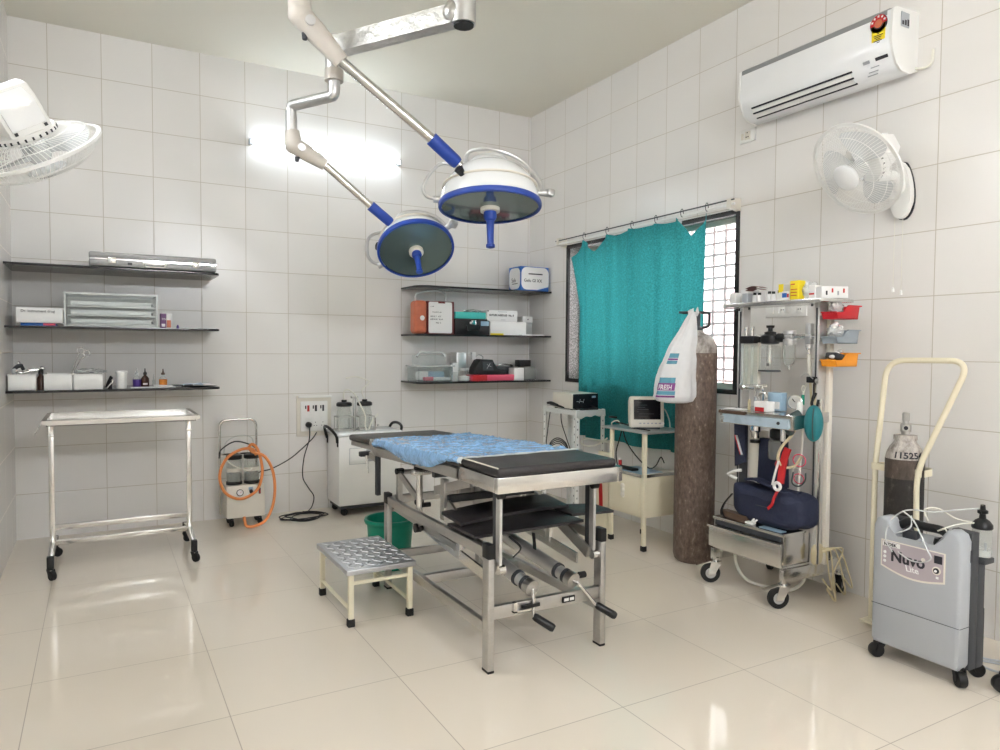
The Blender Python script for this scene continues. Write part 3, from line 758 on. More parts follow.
o = k.build('plastic_wrap', None, (tx0-.02, ty0+.05, .80), smooth=180); tag(o, 'scrap of clear plastic wrap hanging from the left front corner of the steel trolley', 'plastic')

# ------------------------------------------------------------------ glass shelves
def shelf(x0, x1, y0, y1, ztop, th, label, round_left, r=.09):
    pts = []
    def arc(cx, cy, a0, a1):
        for i in range(9): a = a0+(a1-a0)*i/8; pts.append((cx+r*math.cos(a), cy+r*math.sin(a), ztop-th))
    if round_left:
        pts.append((x1, y0, ztop-th)); pts.append((x1, y1, ztop-th)); pts.append((x0, y1, ztop-th)); arc(x0+r, y0+r, PI, 1.5*PI)
    else:
        pts.append((x0, y1, ztop-th)); pts.append((x0, y0, ztop-th)); arc(x1-r, y0+r, 1.5*PI, 2*PI); pts.append((x1, y1, ztop-th))
    o = mb('blackglass').prism(pts, (0, 0, th), .0015).build('glass_shelf', None, ((x0+x1)/2, y1, ztop-th), smooth=30)
    tag(o, label, 'shelf')
for z, t in ((1.743, 'top shelf of the left three, black glass, under the metal case'), (1.374, 'middle shelf of the left three, black glass, under the clear tray box'), (.989, 'lowest shelf of the left three, black glass, above the steel trolley')):
    shelf(XL, .70, 5.0, YB, z, .014, t, False, .06)
for z, t in ((1.748, 'top shelf of the right three, black glass, in the corner by the window'), (1.368, 'middle shelf of the right three, black glass, in the corner by the window'), (.989, 'lowest shelf of the right three, black glass, in the corner by the window')):
    shelf(2.155, XR, 5.11, YB, z, .014, t, True, .10)

def carton(name, label, a, b, mname, cat='box', bev=.003, parts=None, group=None, rotz=0.):
    a, b = V(*a), V(*b); o = mb(mname); 
    o.b2(a, b, bev)
    ob = o.build(name, None, ((a.x+b.x)/2, (a.y+b.y)/2, a.z))
    tag(ob, label, cat, group)
    if rotz: ob.rotation_euler = (0, 0, rotz)
    if parts:
        for (pn, fn) in parts: fn(ob, pn, a, b)
    return ob
def face_patch(mname, u0, u1, v0, v1, ext=.0012, side='front'):
    """coloured panel on the -y face, in fractions of the face"""
    def fn(ob, pn, a, b):
        k = mb(mname)
        if side == 'front': k.b2((a.x+(b.x-a.x)*u0, a.y-ext, a.z+(b.z-a.z)*v0), (a.x+(b.x-a.x)*u1, a.y+.001, a.z+(b.z-a.z)*v1))
        else: k.b2((a.x-ext, b.y+(a.y-b.y)*u0, a.z+(b.z-a.z)*v0), (a.x+.001, b.y+(a.y-b.y)*u1, a.z+(b.z-a.z)*v1))
        k.build(pn, ob)
    return fn
def face_text(s, u, v, size, mname='ink', side='front', off=.0025, bold=0.):
    def fn(ob, pn, a, b):
        k = mb(mname)
        if side == 'front': k.text(s, size, frame((a.x+(b.x-a.x)*u, a.y-off+.0006, a.z+(b.z-a.z)*v), (1, 0, 0), (0, 0, 1)), bold=bold)
        else: k.text(s, size, frame((a.x-off+.0006, b.y+(a.y-b.y)*u, a.z+(b.z-a.z)*v), (0, -1, 0), (0, 0, 1)), bold=bold)
        k.build(pn, ob, smooth=0)
    return fn

# left, top shelf: metal case
zc = 1.743
cs = thing('instrument_case', 'long shallow silver metal case with latches on the top left glass shelf', 'case', (.315, 5.16, zc))
k = mb('case_alu').box((.315, 5.16, zc+.026), (.73, .30, .046), .012); k.build('case_base', cs)
k = mb('case_alu').box((.315, 5.16, zc+.072), (.73, .30, .042), .012); k.build('case_lid', cs)
k = mb('chrome').b2((-.045, 5.007, zc+.045), (.675, 5.02, zc+.054)); k.build('case_rim', cs)
for x in (.075, .555):
    k = mb('chrome').b2((x-.022, 5.004, zc+.026), (x+.022, 5.014, zc+.062), .003).b2((x-.013, 5.0, zc+.03), (x+.013, 5.006, zc+.056), .002); k.build('latch', cs)
k = mb('chrome').sweep(round_poly([(.26, 5.01, zc+.036), (.26, 4.996, zc+.030), (.26, 4.992, zc+.012), (.37, 4.992, zc+.012), (.37, 4.996, zc+.030), (.37, 5.01, zc+.036)], .006), .006, 8); k.b2((.245, 5.006, zc+.028), (.385, 5.012, zc+.044), .002); k.build('handle', cs)
k = mb('greyd').b2((.16, 5.006, zc+.02), (.185, 5.011, zc+.034)); k.build('badge', cs)

# left, middle shelf
z = 1.374
o = carton('pouch', 'flat blue and red pouch pressed under the white carton on the left shelf', (-.405, 5.04, z), (-.225, 5.24, z+.018), 'bluebox', 'pouch', .006, [('print', face_patch('pink', .64, .98, .2, .9))])
carton('carton', 'white carton with a handwritten line on the middle left shelf beside the clear box', (-.425, 5.03, z+.018), (-.19, 5.25, z+.108), 'card', 'box', .002, [('writing', face_text('Dr. instrument drug', .10, .70, .021))])
bxx = thing('tray_box', 'large clear plastic box holding three white trays on the middle left shelf', 'box', (.072, 5.2, z))
k = mb('clear'); x0, x1, y0, y1, h = -.18, .325, 5.05, 5.38, .205
for (a, b) in (((x0, y0, z), (x1, y0+.005, z+h)), ((x0, y1-.005, z), (x1, y1, z+h)), ((x0, y0, z), (x0+.005, y1, z+h)), ((x1-.005, y0, z), (x1, y1, z+h)), ((x0, y0, z), (x1, y1, z+.005)), ((x0, y0, z+h), (x1, y1, z+h+.005))): k.b2(a, b)
k.build('box_shell', bxx, smooth=0)
k = mb('cleardim')
for (a, b) in (((x0, y0), (x1, y0)), ((x0, y1), (x1, y1)), ((x0, y0), (x0, y1)), ((x1, y0), (x1, y1))):
    k.bar((*a, z+.004), (*b, z+.004), .01, .012); k.bar((*a, z+h), (*b, z+h), .01, .012)
for a in ((x0, y0), (x1, y0)): k.bar((*a, z), (*a, z+h), .012, .01)
k.build('box_edges', bxx, smooth=0)
for i in range(3):
    zz = z+.022+i*.055
    k = mb('card').b2((x0+.03, y0+.01, zz), (x1-.03, y1-.03, zz+.026), .004); k.m('steel_dull').b2((x0+.012, y0+.012, zz-.008), (x1-.012, y1-.02, zz-.003)); t = k.build('inner_tray', bxx)
    mb('greyd').b2((x1-.034, y0+.008, zz+.002), (x1-.022, y0+.016, zz+.018)).build('tray_latch', t)
carton('medicine_box', 'small dark purple medicine box on the middle left shelf, beside the clear tray box', (.344, 5.05, z), (.378, 5.10, z+.094), 'purplebox', 'box', .001, [('print', face_patch('card', .2, .8, .1, .3)), ('lettering', face_text('MV', .25, .55, .02, 'card'))])
carton('medicine_box', 'small white and orange medicine box on the middle left shelf, right of the purple one', (.380, 5.055, z), (.414, 5.11, z+.094), 'card', 'box', .001, [('print', face_patch('copper', .05, .75, .05, .55))])
o = mb('purple').lathe([(.0, 0), (.008, 0), (.008, .014), (.005, .018), (.005, .024), (0, .024)], (.448, 5.08, z), seg=14, cap=False).build('vial', None, (.448, 5.08, z)); tag(o, 'tiny dark vial alone on the middle left shelf', 'vial')

# left, lowest shelf
z = .989
def box_tray(x0, x1, y0, y1, h, label):
    k = mb('white'); t = .004
    for (a, b) in (((x0, y0, z), (x1, y0+t, z+h)), ((x0, y1-t, z), (x1, y1, z+h)), ((x0, y0, z), (x0+t, y1, z+h)), ((x1-t, y0, z), (x1, y1, z+h)), ((x0, y0, z), (x1, y1, z+t))): k.b2(a, b, .001)
    for (a, b) in (((x0, y0), (x1, y0)), ((x0, y1), (x1, y1)), ((x0, y0), (x0, y1)), ((x1, y0), (x1, y1))): k.bar((*a, z+h), (*b, z+h), .008, .005)
    o = k.build('storage_tray', None, ((x0+x1)/2, (y0+y1)/2, z)); tag(o, label, 'tray')
box_tray(-.472, -.33, 5.035, 5.30, .094, 'white open box at the left end of the lowest left shelf, full of tools')
box_tray(-.292, -.146, 5.03, 5.30, .094, 'white open box with forceps standing in it, second on the lowest left shelf')
box_tray(-.141, .018, 5.03, 5.30, .094, 'white open box with crumpled plastic on top, third on the lowest left shelf')
def one(k, name, label, cat, loc, group=None):
    o = k.build(name, None, loc); return tag(o, label, cat, group)
# ring forceps: two shafts and two rings
k = mb('steel')
for s, (rx, rz) in ((-1, (-.100, 1.228)), (1, (-.068, 1.212))):
    k.sweep([(-.152+s*.003, 5.12, 1.07), (-.143+s*.004, 5.12, 1.10), (-.115+s*.010, 5.12, 1.17), (rx-.006, 5.12, rz-.018)], .0042, 8)
    k.sweep([(rx+.016*math.cos(a), 5.12, rz+.018*math.sin(a)) for a in [i*2*PI/18 for i in range(18)]], .0034, 6, closed=True)
one(k, 'forceps', 'steel ring handled forceps standing up from the second white box', 'forceps', (-.14, 5.12, 1.0))
k = mb('greyd').sweep(catmull([(-.455, 5.12, 1.085), (-.44, 5.12, 1.12), (-.415, 5.13, 1.135), (-.40, 5.14, 1.11)], 5), [.008, .012, .014, .010], 8); k.m('steel').sphere((-.425, 5.13, 1.15), .012); k.m('cleardim').sphere((-.443, 5.10, 1.098), .016, (1, 1, 1.4)); one(k, 'laryngoscope', 'dark handled tool leaning in the leftmost white box', 'tool', (-.43, 5.12, 1.08))
k = mb('steel').sweep([(-.42, 5.10, 1.082), (-.36, 5.10, 1.105), (-.31, 5.11, 1.112)], .006, 8); k.sphere((-.305, 5.11, 1.118), .013, (1.4, 1, 1)); k.m('black').cyl((-.385, 5.11, 1.102), (-.33, 5.11, 1.11), .006, seg=8); one(k, 'tool', 'steel tool lying across the leftmost white box', 'tool', (-.36, 5.10, 1.08))
k = mb('steel').sweep([(-.47, 5.10, 1.083), (-.44, 5.09, 1.10), (-.40, 5.09, 1.09)], .005, 8); k.sweep([(-.43, 5.16, 1.085), (-.37, 5.18, 1.11), (-.345, 5.18, 1.098)], .006, 8); one(k, 'clamp', 'steel clamp half buried in the leftmost white box', 'tool', (-.42, 5.13, 1.08))
k = mb('brown').lathe([(0, 0), (.021, 0), (.022, .07), (.012, .088), (.012, .095)], (-.31, 5.10, z), seg=18, cap=False); k.m('black').lathe([(.014, .094), (.014, .118), (0, .118)], (-.31, 5.10, z), seg=16, cap=False); one(k, 'dark_bottle', 'dark bottle with a black cap standing between the first and second white boxes', 'bottle', (-.31, 5.10, z))
def crumple(label, c, s, mname='cleardim', name='plastic_bag', amp=.35, cat='plastic bag', seed=0., f=3.):
    k = mb(mname).sphere((0, 0, 0), 1, u=24, v=16)
    for v in k.bm.verts:
        n = noise.noise(v.co*f+V(seed, 0, 0)); n2 = noise.noise(v.co*f*2.6+V(0, seed, 0))
        v.co *= 1+amp*n+amp*.5*n2
        v.co = V(c[0]+v.co.x*s[0], c[1]+v.co.y*s[1], c[2]+v.co.z*s[2])
    return one(k, name, label, cat, (c[0], c[1], c[2]-s[2]))
crumple('crumpled clear plastic packet on top of the third white box', (-.055, 5.15, 1.095), (.085, .09, .018), 'cleardim', seed=3)
k = mb('black').sweep(catmull([(.035, 5.10, z+.01), (.045, 5.11, z+.04), (.06, 5.10, z+.075), (.05, 5.09, z+.05), (.07, 5.09, z+.07)], 5), .006, 8); k.cyl((.055, 5.10, z), (.055, 5.10, z+.05), .012, seg=12); k.m('steel').cyl((.04, 5.08, z+.004), (.075, 5.09, z+.05), .004, seg=8); one(k, 'tool', 'small black tool beside the white cup on the lowest left shelf', 'tool', (.055, 5.10, z))
k = mb('white').lathe([(0, 0), (.028, 0), (.029, .005), (.031, .095), (.035, .096), (.035, .108), (.030, .112), (0, .112)], (.119, 5.08, z), seg=26, cap=False); one(k, 'white_jar', 'white plastic jar with a wide lid on the lowest left shelf', 'jar', (.119, 5.08, z))
def dropper(x, y, mname, label, h, w, capm):
    t = thing('dropper_bottle', label, 'bottle', (x, y, z))
    k = mb('jar' if mname != 'brown' else 'brown').lathe([(w, h*.86), (w, h*.95), (w*.7, h*1.12), (w*.38, h*1.25), (w*.38, h*1.4)], (x, y, z), seg=22, cap=False); k.build('glass', t)
    mb(mname).lathe([(0, 0), (w*.96, 0), (w, .003), (w, h*.86), (0, h*.86)], (x, y, z), seg=22, cap=False).build('contents', t)
    if mname == 'brown': mb('card').b2((x-w*.55, y-w-.001, z+h*.30), (x+w*.55, y-w*.8, z+h*.48)).build('paper_label', t)
    k = mb(capm).lathe([(w*.45, h*1.35), (w*.5, h*1.55), (w*.2, h*1.62), (w*.12, h*2.0), (0, h*2.02)], (x, y, z), seg=14); k.build('cap', t)
dropper(.208, 5.14, 'purple', 'small bottle of purple liquid on the lowest left shelf', .062, .024, 'cleardim')
dropper(.256, 5.14, 'brown', 'dark brown bottle between the purple and the amber bottles', .062, .024, 'black')
dropper(.362, 5.14, 'amber', 'amber bottle right of the dark brown one on the lowest left shelf', .060, .0245, 'brownbox')
k = mb('clear').lathe([(0, 0), (.010, 0), (.010, .045), (.004, .05), (.002, .085), (0, .085)], (.308, 5.18, z), seg=14, cap=False); one(k, 'clear_vial', 'clear thin vial between the brown and amber bottles', 'vial', (.308, 5.18, z))
k = mb('card').box((.30, 5.075, z+.004), (.26, .06, .006), .001, Matrix.Rotation(.04, 3, 'Z')); one(k, 'paper_slip', 'long flat pale paper slip lying before the bottles on the lowest left shelf', 'paper', (.30, 5.075, z))
k = mb('card').box((.36, 5.13, z+.012), (.11, .05, .006), .001, Matrix.Rotation(.1, 3, 'Z') @ Matrix.Rotation(.05, 3, 'Y')); one(k, 'paper_slip', 'short white paper slip lying in front of the amber bottle', 'paper', (.36, 5.13, z))
k = mb('greyd')
for dx in (0, .06):
    k.sweep([(.45+dx+.024*math.cos(a), 5.08+.02*math.sin(a), z+.012) for a in [i*2*PI/16 for i in range(16)]], .005, 6, closed=True)
k.sweep([(.47, 5.09, z+.01), (.40, 5.16, z+.008), (.37, 5.19, z+.006)], .004, 6); k.sweep([(.51, 5.09, z+.012), (.56, 5.16, z+.010), (.58, 5.19, z+.008)], .004, 6)
one(k, 'scissors', 'dark handled scissors lying flat on the lowest left shelf', 'scissors', (.48, 5.1, z))
def packet(cx, cy, sx, sy, zz, label, rot, mname='card', stripe='paleblue'):
    k = mb(mname).grid(lambda u, v: V(cx, cy, zz)+Matrix.Rotation(rot, 3, 'Z') @ V((u-.5)*sx, (v-.5)*sy, .010*math.sin(u*PI)*math.sin(v*PI)+.004*noise.noise((u*4, v*4, rot))), 14, 8)
    k.grid(lambda u, v: V(cx, cy, zz-.003)+Matrix.Rotation(rot, 3, 'Z') @ V((u-.5)*sx, (v-.5)*sy, .001), 2, 2)
    o = one(k, 'packet', label, 'packet', (cx, cy, zz))
    s = mb(stripe).grid(lambda u, v: V(cx, cy, zz+.002)+Matrix.Rotation(rot, 3, 'Z') @ V((u*.35+.0-.45)*sx, (v-.5)*sy, .010*math.sin((u*.35+.05)*PI)*math.sin(v*PI)+.002+.004*noise.noise(((u*.35+.05)*4, v*4, rot))), 8, 6); s.build('print', o)
packet(.60, 5.12, .15, .14, z+.012, 'topmost white sterile packet at the right end of the lowest left shelf', .2)
packet(.56, 5.20, .16, .12, z+.006, 'white sterile packet underneath, at the right end of the lowest left shelf', -.3)

# ------------------------------------------------------------------ right shelves, corner
z = 1.748
def glovebox(ob, pn, a, b):
    for (y0, y1) in ((a.z, b.z),): pass
gx0, gx1, gy0, gy1, gh = 3.095, 3.376, 5.13, 5.33, .205
gb = carton('glove_box', 'blue and white printed box alone on the top right shelf', (gx0, gy0, z), (gx1, gy1, z+gh), 'bluebox', 'box', .004)
def rr(x0, x1, z0, z1, r, y, n=6):
    out = []
    for (cx, cz, a0) in ((x1-r, z1-r, 0), (x0+r, z1-r, PI/2), (x0+r, z0+r, PI), (x1-r, z0+r, 1.5*PI)):
        for i in range(n+1): t = a0+PI/2*i/n; out.append((cx+r*math.cos(t), y, cz+r*math.sin(t)))
    return out
k = mb('card').prism(rr(gx0+.006, gx1-.004, z+.010, z+gh-.006, .05, gy0-.0005), (0, -.0012, 0)); k.build('front_label', gb, smooth=0)
k = mb('card').prism([(gx0-.0005, gy0+p[0], p[2]) for p in rr(.012, .19, z+.016, z+gh-.012, .05, 0)], (-.0012, 0, 0)); k.build('side_label', gb, smooth=0)
k = mb('ink').text('Gelu Gl XX', .037, frame((gx0+.03, gy0-.0022, z+.075), (1, 0, 0), (0, 0, 1)), bold=.0004); k.b2((gx0+.075, gy0-.0028, z+.138), (gx0+.215, gy0-.001, z+.148)); k.build('lettering', gb, smooth=0)
k = mb('ink').text('Seb', .05, frame((gx0-.0022, gy1-.05, z+.075), (0, -1, 0), (0, 0, 1))).b2((gx0-.0026, gy0+.05, z+.058), (gx0-.001, gy0+.14, z+.064)); k.build('lettering', gb, smooth=0)
k = mb('bluebox').prism([(gx1-.12, gy0-.002, z+.010), (gx1-.004, gy0-.002, z+.010), (gx1-.004, gy0-.002, z+.04)], (0, -.001, 0)); k.build('corner_print', gb, smooth=0)

z = 1.368
o = thing('document_tube', 'tall orange printed box at the left end of the middle right shelf', 'box', (2.20, 5.22, z))
mb('copper').box((2.205, 5.22, z+.133), (.105, .12, .262), .028, seg=4).build('box_body', o)
k = mb('card').lathe([(0, -.001), (.012, -.001), (.02, .004), (0, .004)], (2.21, 5.158, z+.125), (0, -1, 0), 16, cap=False); k.build('print', o)
k = mb('cleardim').sweep(catmull([(2.165, 5.2, z+.26), (2.17, 5.18, z+.31), (2.25, 5.18, z+.335), (2.33, 5.2, z+.345), (2.42, 5.2, z+.33), (2.44, 5.2, z+.27)], 6), .006, 6); one(k, 'clear_tubing', 'clear tubing looped above the orange box and the clipboard', 'tubing', (2.3, 5.2, z+.3))
cb = carton('file_box', 'maroon file box with a white notice on its front, on the middle right shelf', (2.262, 5.165, z), (2.492, 5.28, z+.262), 'maroon', 'box', .003)
k = mb('card').prism(rr(2.268, 2.472, z+.008, z+.256, .014, 5.1645), (0, -.0015, 0)); k.build('notice', cb, smooth=0)
k = mb('ink')
for (u, v, s, t) in ((.285, .215, .012, 'a. NIL'), (.30, .172, .013, 'Emergency use'), (.282, .135, .017, 'ADULT   KIT'), (.282, .112, .017, 'AIRWAY  BOX'), (.33, .085, .017, 'NO. 2')):
    k.text(t, s, frame((2.0+u, 5.1625, z+v), (1, 0, 0), (0, 0, 1)))
k.build('lettering', cb, smooth=0)
k = mb('maroon').b2((2.35, 5.161, z+.245), (2.41, 5.166, z+.262)); k.build('notch', cb, smooth=0)
bk2 = thing('equipment_case', 'black equipment case with a front latch on the middle right shelf, under the teal box', 'case', (2.66, 5.25, z))
mb('black').box((2.66, 5.265, z+.065), (.32, .20, .13), .008).build('case_body', bk2)
k = mb('chrome').b2((2.63, 5.158, z+.085), (2.69, 5.166, z+.105), .002).b2((2.645, 5.156, z+.10), (2.685, 5.166, z+.118), .002); k.build('latch', bk2)
k = mb('black').sweep(round_poly([(2.60, 5.165, z+.075), (2.60, 5.15, z+.07), (2.60, 5.148, z+.03), (2.72, 5.148, z+.03), (2.72, 5.15, z+.07), (2.72, 5.165, z+.075)], .012), .006, 8); k.build('handle', bk2)
k = mb('paleblue').b2((2.735, 5.162, z+.075), (2.81, 5.1655, z+.112)); k.build('sticker', bk2)
carton('teal_box', 'flat teal carton lying on the black equipment case', (2.505, 5.17, z+.131), (2.785, 5.36, z+.185), 'teal', 'box', .004)
crumple('crumpled clear packet on top of the teal carton', (2.70, 5.25, z+.197), (.07, .07, .014), seed=9)
carton('carton', 'white carton with a yellow corner at the bottom, standing on the middle right shelf', (2.825, 5.165, z), (3.175, 5.34, z+.115), 'card', 'box', .006, [('print', face_patch('yellow', .0, .36, .0, .14))])
o = bpy.data.objects[-1] if False else None
carton('carton', 'white printed carton lying on top of the yellow cornered one on the middle right shelf', (2.795, 5.165, z+.116), (3.085, 5.34, z+.206), 'card', 'box', .003, [('lettering', face_text('SUTURE NEEDLES  No. 8', .06, .48, .022, 'ink', bold=.0004)), ('mark', face_patch('ink', .0, .05, .88, .98)), ('rule', face_patch('greyp', .35, .65, .86, .90)), ('rule', face_patch('greyp', .45, .60, .12, .16))])
carton('sachet', 'flat white sachets lying at the front of the middle right shelf', (3.10, 5.12, z), (3.33, 5.22, z+.010), 'card', 'packet', .002, rotz=.05)
carton('small_box', 'small grey box against the right wall on the middle right shelf, lower of its pair', (3.195, 5.26, z), (3.29, 5.37, z+.115), 'cleardim', 'box', .004)
carton('small_box', 'small white box with a black dot, on top of the grey one at the wall', (3.19, 5.25, z+.116), (3.29, 5.36, z+.168), 'card', 'box', .002, [('dot', face_patch('ink', .48, .58, .4, .6))])
z = .989
cl = thing('lidded_container', 'clear plastic container with a raised handle lid on the lowest right shelf', 'container', (2.33, 5.27, z))
x0, x1, y0, y1, h = 2.185, 2.487, 5.175, 5.40, .12
k = mb('clear')
for (a, b) in (((x0, y0, z), (x1, y0+.004, z+h)), ((x0, y1-.004, z), (x1, y1, z+h)), ((x0, y0, z), (x0+.004, y1, z+h)), ((x1-.004, y0, z), (x1, y1, z+h)), ((x0, y0, z), (x1, y1, z+.004))): k.b2(a, b)
k.build('container_body', cl, smooth=0)
k = mb('cleardim').box(((x0+x1)/2, (y0+y1)/2, z+h+.004), (x1-x0+.03, y1-y0+.02, .012), .004); k.m('clear').box(((x0+x1)/2-.01, (y0+y1)/2, z+h+.05), (.24, .16, .085), .012); k.build('lid', cl)
k = mb('cleardim').sweep(round_poly([(2.20, 5.24, z+.20), (2.225, 5.24, z+.235), (2.42, 5.24, z+.235), (2.445, 5.24, z+.205)], .02), .011, 8); k.build('lid_handle', cl)
k = mb('card').box((2.40, 5.22, z+.02), (.15, .06, .025), .004); k.m('paleblue').box((2.38, 5.30, z+.05), (.14, .1, .06), .01); k.m('card').box((2.27, 5.30, z+.045), (.08, .09, .07), .01); one(k, 'packets', 'white and pale packets inside the clear lidded container', 'packets', (2.35, 5.25, z+.006))
k = mb('pink').box((2.29, 5.22, z+.022), (.08, .05, .03), .008); one(k, 'pink_packet', 'pink packet inside the clear lidded container', 'packet', (2.29, 5.22, z+.006))
carton('card_box', 'small white label box standing on end right of the clear container', (2.496, 5.20, z), (2.548, 5.25, z+.15), 'cleardim', 'box', .002, [('label', face_patch('card', .05, .98, .5, .98)), ('mark', face_patch('ink', .35, .5, .74, .80))])
carton('steel_box', 'tall plain grey box standing behind the glass jar on the lowest right shelf', (2.572, 5.28, z), (2.66, 5.40, z+.235), 'alu', 'box', .004)
t = thing('glass_jar', 'small clear glass jar with white contents on the lowest right shelf', 'jar', (2.60, 5.20, z))
mb('jar').lathe([(0, 0), (.052, 0), (.056, .01), (.054, .06), (.034, .078), (.034, .09)], (2.598, 5.20, z), seg=24, cap=False).build('glass', t)
mb('card').lathe([(0, .004), (.046, .004), (.048, .04), (0, .046)], (2.598, 5.20, z), seg=20, cap=False).build('contents', t)
mb('cleardim').lathe([(.037, .085), (.037, .104), (0, .106)], (2.598, 5.20, z), seg=20).build('lid', t)
carton('flat_case', 'flat pink case with a darker left half at the front of the lowest right shelf', (2.655, 5.155, z), (3.055, 5.30, z+.05), 'pink', 'case', .008, [('end', face_patch('red', .0, .34, .02, .98, .003))])
t = thing('handheld_device', 'black moulded device lying tilted on the flat pink case', 'device', (2.80, 5.24, z+.05))
k = mb('black').prism([(2.69, 5.18, z+.052), (2.98, 5.18, z+.052), (2.98, 5.18, z+.085), (2.90, 5.18, z+.095), (2.86, 5.18, z+.175), (2.745, 5.18, z+.180), (2.70, 5.18, z+.11)], (0, .12, 0), .006); k.build('device_body', t)
k = mb('greyd').prism([(2.765, 5.1785, z+.085), (2.865, 5.1785, z+.085), (2.85, 5.1785, z+.155), (2.76, 5.1785, z+.16)], (0, -.004, 0)); k.m('card').bar((2.80, 5.1735, z+.10), (2.83, 5.1735, z+.145), .002, .002).bar((2.80, 5.1735, z+.135), (2.84, 5.1735, z+.115), .002, .002); k.build('device_panel', t)
k = mb('card').b2((2.70, 5.25, z+.175), (2.735, 5.28, z+.235), .003); k.m('cleardim').sweep(catmull([(2.735, 5.26, z+.20), (2.77, 5.26, z+.215), (2.80, 5.25, z+.20), (2.80, 5.25, z+.18)], 5), .004, 6); k.build('plug', t)
k = mb('greyd').b2((2.90, 5.31, z+.0), (3.14, 5.40, z+.115), .006); k.m('steel').sweep(catmull([(2.93, 5.30, z+.118), (3.0, 5.30, z+.132), (3.08, 5.31, z+.130), (3.13, 5.32, z+.12)], 5), .008, 8); one(k, 'instrument_kit', 'dark kit with metal tools heaped on top, behind the pink case', 'kit', (3.02, 5.33, z))
carton('carton', 'small plain white box at the front of the lowest right shelf, beside the pink case', (3.058, 5.165, z), (3.155, 5.26, z+.105), 'card', 'box', .002)
t = thing('grey_container', 'translucent grey container with a black lid on the lowest right shelf by the wall', 'container', (3.225, 5.24, z))
k = mb('jar_dark').box((3.225, 5.235, z+.056), (.125, .12, .11), .008); k.build('container_body', t); k = mb('greyp').box((3.225, 5.235, z+.035), (.10, .095, .06), .006); k.build('contents', t)
k = mb('black').b2((3.165, 5.26, z+.112), (3.285, 5.34, z+.17), .006); k.build('lid', t)

# ------------------------------------------------------------------ switchboard, plug, cords on the back wall
sb = thing('switchboard', 'white electrical switchboard with sockets on the back wall by the suction machines', 'switchboard', (1.44, YB, .73))
yb = YB
mb('offwhite').b2((1.305, yb-.012, .572), (1.572, yb, .885), .003).build('backing_frame', sb)
k = mb('white').b2((1.315, yb-.03, .868), (1.575, yb-.012, .886), .003); k.build('canopy', sb)
mb('white').b2((1.332, yb-.028, .612), (1.540, yb-.012, .842), .006).build('face_plate', sb)
for i, (cname) in enumerate(('inkred', 'greyd', 'greyd')):
    x = 1.385+i*.058
    k = mb('ink').b2((x-.02, yb-.031, .785), (x-.011, yb-.027, .81)); k.build('switch', sb)
    k = mb(cname).b2((x-.004, yb-.033, .765), (x+.012 if i < 2 else x+.009, yb-.027, .812)); k.build('switch', sb)
    k = mb('white').b2((x-.024, yb-.033, .705), (x+.022, yb-.027, .748), .003); k.build('switch', sb)
for i in range(1, 3):
    x = 1.385+i*.058
    k = mb('white').b2((x-.024, yb-.031, .642), (x+.022, yb-.027, .69), .003); k.m('ink')
    for (dx, dz) in ((0, .68), (-.010, .655), (.010, .655)): k.cyl((x+dx, yb-.0315, dz), (x+dx, yb-.030, dz), .0035, seg=8)
    k.build('socket', sb)
cp = thing('power_cord', 'black power cord plugged into the switchboard and coiled on the floor below it', 'cord', (1.35, 5.2, 0))
mb('black').lathe([(0, -.0), (.022, 0), (.022, .03), (.012, .045), (0, .045)], (1.388, yb-.030, .664), (0, -1, 0), 18, cap=False).build('plug', cp)
pts = [(1.388, yb-.07, .66), (1.375, 5.36, .56), (1.34, 5.38, .42), (1.325, 5.36, .28), (1.36, 5.34, .20), (1.40, 5.33, .13), (1.385, 5.32, .06), (1.35, 5.30, .02)]
random.seed(5)
for i in range(34):
    a = i*.78+.5; rx, ry = .130+.035*math.sin(i*1.7), .115+.035*math.cos(i*1.3)
    pts.append((1.29+rx*math.cos(a)+.03*math.sin(i*.31), 5.22+ry*math.sin(a), .007+.0004*i))
mb('black').sweep(catmull(pts, 6), .0042, 7).build('cable', cp)

# ------------------------------------------------------------------ small suction unit with the orange hose
ps = thing('portable_suction', 'small white suction unit with an orange hose and a tubular handle by the back wall', 'suction unit', (.88, 5.26, 0))
k = mb('offwhite').prism([(.752, 5.16, .065), (.752, 5.16, .195), (.752, 5.185, .285), (.752, 5.36, .285), (.752, 5.36, .065)], (.258, 0, 0), .006); k.build('body', ps)
k = mb('black').lathe([(0, 0), (.024, 0), (.024, .004), (.020, .006)], (.842, 5.168, .238), (0, -.97, .25), 20); k.m('card').lathe([(0, .0065), (.019, .0065)], (.842, 5.168, .238), (0, -.97, .25), 20, cap=False); k.m('inkred').bar((.842, 5.158, .238), (.852, 5.158, .248), .002, .002); k.build('gauge', ps)
k = mb('ink').cyl((.917, 5.172, .245), (.917, 5.152, .240), .012, seg=14); k.m('paleblue').b2((.90, 5.168, .25), (.93, 5.172, .272)); k.build('knob', ps)
k = mb('black').b2((.968, 5.164, .22), (.982, 5.174, .262), .002); k.m('inkred').b2((.971, 5.161, .226), (.979, 5.166, .25)); k.build('switch', ps)
